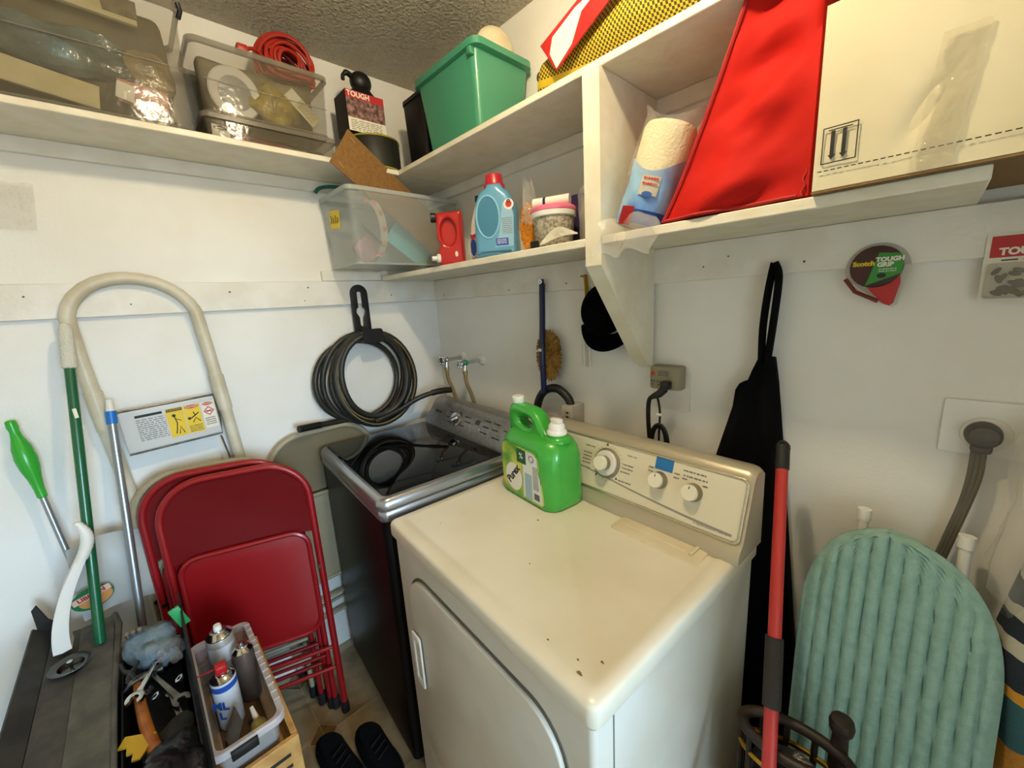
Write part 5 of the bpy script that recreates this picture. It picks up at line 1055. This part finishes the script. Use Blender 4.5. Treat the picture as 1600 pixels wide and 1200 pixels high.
t = thing('clear_bottle', 'clear shrink-wrapped bottle beside the divider board', 'bottle', (1.045, -.175, ZL))
B().lathe([(.020, 0), (.022, .004), (.022, .08), (.015, .10), (.011, .115), (0, .116)], 20).build('bottle', clear('clearbottle', '#9a948c', .5, .1), t)
b = B().lathe([(.0225, .06), (.025, .10), (.023, .13), (.016, .15)], 20, cap=False); b.sub(1).rough(.01, 60, 3); b.build('shrink_wrap', 'film', t)
t = thing('purple_bottle', 'purple bottle with white top against the divider', 'bottle', (1.083, -.155, ZL))
B().lathe([(.02, 0), (.022, .004), (.022, .075), (.019, .09), (.012, .098)], 20).build('bottle', mat('purple2', '#3a2a66', .35), t); B().lathe([(.019, .088), (.0195, .10), (.018, .125), (.010, .13), (.010, .145), (0, .146)], 20).build('cap', 'white', t)
b = B().grid(lambda u, v: V(.955+.13*u, -.272+.006*math.sin(6*u), 1.646+.045*math.sin(math.pi*min(1, u*.9+.05))*(.25+.75*v)*(1-.45*u)+.012*u), 20, 6, .003); b.rough(.003, 60); tag(b.build('white_glove', mat('glove', '#d8d2bd', .85)), 'limp white cotton glove before the pink-lid tub', 'glove')
b = B().box(.925, .952, -.283, -.272, ZL, 1.662, .003); tag(b.build('black_clip', 'black'), 'small black clip standing before the pink-lid tub', 'clip')

# ================================================================== LOWER SHELF, RIGHT SECTION
# paper towel pack
a0, a1 = V(1.232, -.222, 1.652), V(1.290, -.195, 1.855)
t = thing('paper_towels', 'half-opened pack of paper towels leaning by the divider', 'paper towels', a0)
Mo = frame(a0, a1-a0, (1, 0, 0)); L_ = (a1-a0).length
mat('towel', '#ddd3ae', .9, bump=.5, bscale=180)
B().lathe([(.05, 0), (.057, .006), (.058, L_-.01), (.054, L_), (.02, L_+.001), (.019, L_-.04), (0, L_-.04)], 32, Mo).build('roll', 'towel', t, w=True)
def tow(u, v, r_=.0605, z0=.0, z1=.13):
    a = u*2*math.pi; rr_ = r_+.0022*math.sin(a*5+v*7); return Mo @ Vector((rr_*math.cos(a), rr_*math.sin(a), z0+(z1-z0)*v+.02*math.sin(a*2+1)*v))
B().grid(lambda u, v: tow(u, v, .0605, .0, .13), 48, 8).build('printed_wrap', mat('wrap_blue', '#8fb6d6', .25, col2='#4f7fc4', scale=9), t, w=True)
b = B().grid(lambda u, v: tow(u, v, .0635, .10, .235), 48, 14); b.rough(.006, 45, 4); b.build('loose_film', 'film', t, w=True)
Mr = Mo @ Matrix.Rotation(-1.0, 4, 'Z')
def patch(name, a_0, a_1, z0, z1, m, r_=.0642): return B().grid(lambda u, v: Mr @ Vector((r_*math.cos(a_0+(a_1-a_0)*u), r_*math.sin(a_0+(a_1-a_0)*u), z0+(z1-z0)*v)), 10, 4, .0004).build(name, m, t, w=True)
patch('blue_band', -.9, 1.4, .0, .03, 'blue_print'); patch('red_band', -1.0, -.45, -.005, .035, 'ink_red', .065); lo_ = patch('logo_patch', -.5, .15, .06, .1, 'paper', .0645)
Mtx = Mr @ axes((.0655*math.cos(-.17), .0655*math.sin(-.17), .08), (.17, 1, 0), (0, 0, 1)); b = B(); scribble(b, Mtx @ Matrix.Translation((-.016, .016, 0)), .032, 2, .011, seed=41); b.build('red_print', 'ink_red', t, w=True)
B().plate([ell(0, -.018, .011, .006)], .0006, Mtx).build('blue_badge', 'blue_print', t, w=True)
b = B().grid(lambda u, v: V(1.165+.135*u+.012*math.sin(5*v), -.292-.012*math.sin(9*u+2)-.01*v, 1.668-.075*v+.008*math.sin(11*u)), 16, 8, .0005); b.rough(.008, 50, 5); b.build('film_tail', 'film', t, w=True)
# red cloth tote
mat('bag_red', '#bd180c', .75, col2='#ad1208', scale=6, spec=.2); mat('bag_seam', '#a3100c', .7)
t = thing('red_cloth_bag', 'bright red fabric carrier bag on the lower shelf', 'bag', (1.45, -.16, ZL))
def bagsec(f, n=16):
    z = ZL+.004+.352*f; xl = 1.315+.135*f**.85; xr = 1.567-.004*f; yf = -.277+.028*f; yb2 = -.03-.03*f; out = []
    def wr(x, y, k): return .030*noise.noise(V(x*7+z*5, z*11-x*6, y*6+k))+.009*noise.noise(V(x*10+z*8, z*26-x*14, k))
    for k in range(n): u = k/n; x = xl+(xr-xl)*u; out.append(V(x, yf+wr(x, yf, 1)*math.sin(math.pi*u)*1.7-.012*math.sin(math.pi*u)*math.sin(math.pi*f), z))
    for k in range(8): u = k/8; y = yf+(yb2-yf)*u; out.append(V(xr+.002*math.sin(6*u), y, z))
    for k in range(n): u = k/n; x = xr+(xl-xr)*u; out.append(V(x, yb2, z))
    for k in range(8): u = k/8; y = yb2+(yf-yb2)*u; out.append(V(xl+wr(xl, y, 5)*math.sin(math.pi*u)*1.3-.02*math.sin(math.pi*u)*(1-f), y, z))
    return out
B().loft([bagsec(k/28) for k in range(29)]).build('body', 'bag_red', t, w=True, ang=75)
B().tube([V(bagsec(k/28)[0].x-.002, bagsec(k/28)[0].y-.002, bagsec(k/28)[0].z) for k in range(29)], .0038, 6).build('seam', 'bag_seam', t, w=True)
B().tube([V(1.56-.002*math.sin(k), -.284+.028*k/28, ZL+.004+.10*k/28) for k in range(29)], .0016, 6).build('stitching', 'bag_seam', t, w=True)
B().tube([p+V(0, -.002, .002) for p in bagsec(0)[:16]], .0035, 6).build('seam', 'bag_seam', t, w=True)
# white cardboard box
mat('carton_white', '#dcd3b4', .7, col2='#d2c8a6', scale=5, bump=.15, bscale=20); mat('cardboard', '#7d6037', .8)
t = thing('cardboard_box', 'white cardboard box with arrow symbol on the lower shelf', 'box', (1.77, -.16, ZL))
X0b, X1b, Yb, Z0b, Z1b = 1.577, 1.985, -.303, ZL, 1.905
def bxf(u, v):
    x = X0b+(X1b-X0b)*u; z = Z0b+.004+(Z1b-Z0b-.004)*v
    y = Yb+.004*noise.noise(V(x*12, z*14, 3))*math.sin(math.pi*min(1, u*8))*math.sin(math.pi*v)+.006*math.exp(-((x-1.715-.25*(z-1.76)*2)**2)/.0002)*math.exp(-((z-1.73)**2)/.002)
    return V(x, y, z)
b = B().grid(bxf, 60, 40); b.box(X0b, X1b, Yb+.004, -.022, Z0b+.003, Z1b, .002, 1); b.build('carton', 'carton_white', t, w=True)
B().box(X0b-.001, X1b, Yb-.001, -.022, Z0b, Z0b+.003).build('bottom_flap', 'cardboard', t, w=True)
b = B().grid(lambda u, v: V(X0b+.015+.30*u, Yb+.0+.14*v, Z1b+.001+.010*math.sin(math.pi*v)*math.sin(u*5)+.006*math.sin(9*u)*(1-v)*.3), 20, 6, .003); b.build('top_flap', 'carton_white', t, w=True)
WBx = lambda x, z: Matrix(((1, 0, 0, x), (0, 0, -1, Yb-.0035), (0, 1, 0, z), (0, 0, 0, 1)))
Ma = WBx(1.586, 1.683)
b = B().plate([[(0, 0), (.043, 0), (.043, .052), (0, .052)], [(.0015, .0015), (.0415, .0015), (.0415, .0505), (.0015, .0505)]], .0006, Ma)
for x in (.013, .027): b.plate([[(x-.0025, .046), (x-.0025, .012), (x-.0048, .012), (x, .005), (x+.0048, .012), (x+.0025, .012), (x+.0025, .046)]], .0006, Ma)
b.box(.007, .036, .0465, .048, 0, .0006, M=Ma); b.build('arrow_symbol', 'ink', t, w=True)
b = B()
for k in range(46): b.box(.004+.0083*k, .0095+.0083*k, 0, .0015, 0, .0005, M=WBx(1.579, 1.6725))
b.build('dashed_line', 'ink', t, w=True)
b = B().grid(lambda u, v: V(1.689+.042*u+.018*v, Yb-.005-.003*noise.noise(V(u*5, v*14, 2)), 1.646+.165*v), 10, 40, .0005); b.build('packing_tape', clear('tape_film', '#cfc6a8', .3, .08, bump=.6, bscale=70), t, w=True)
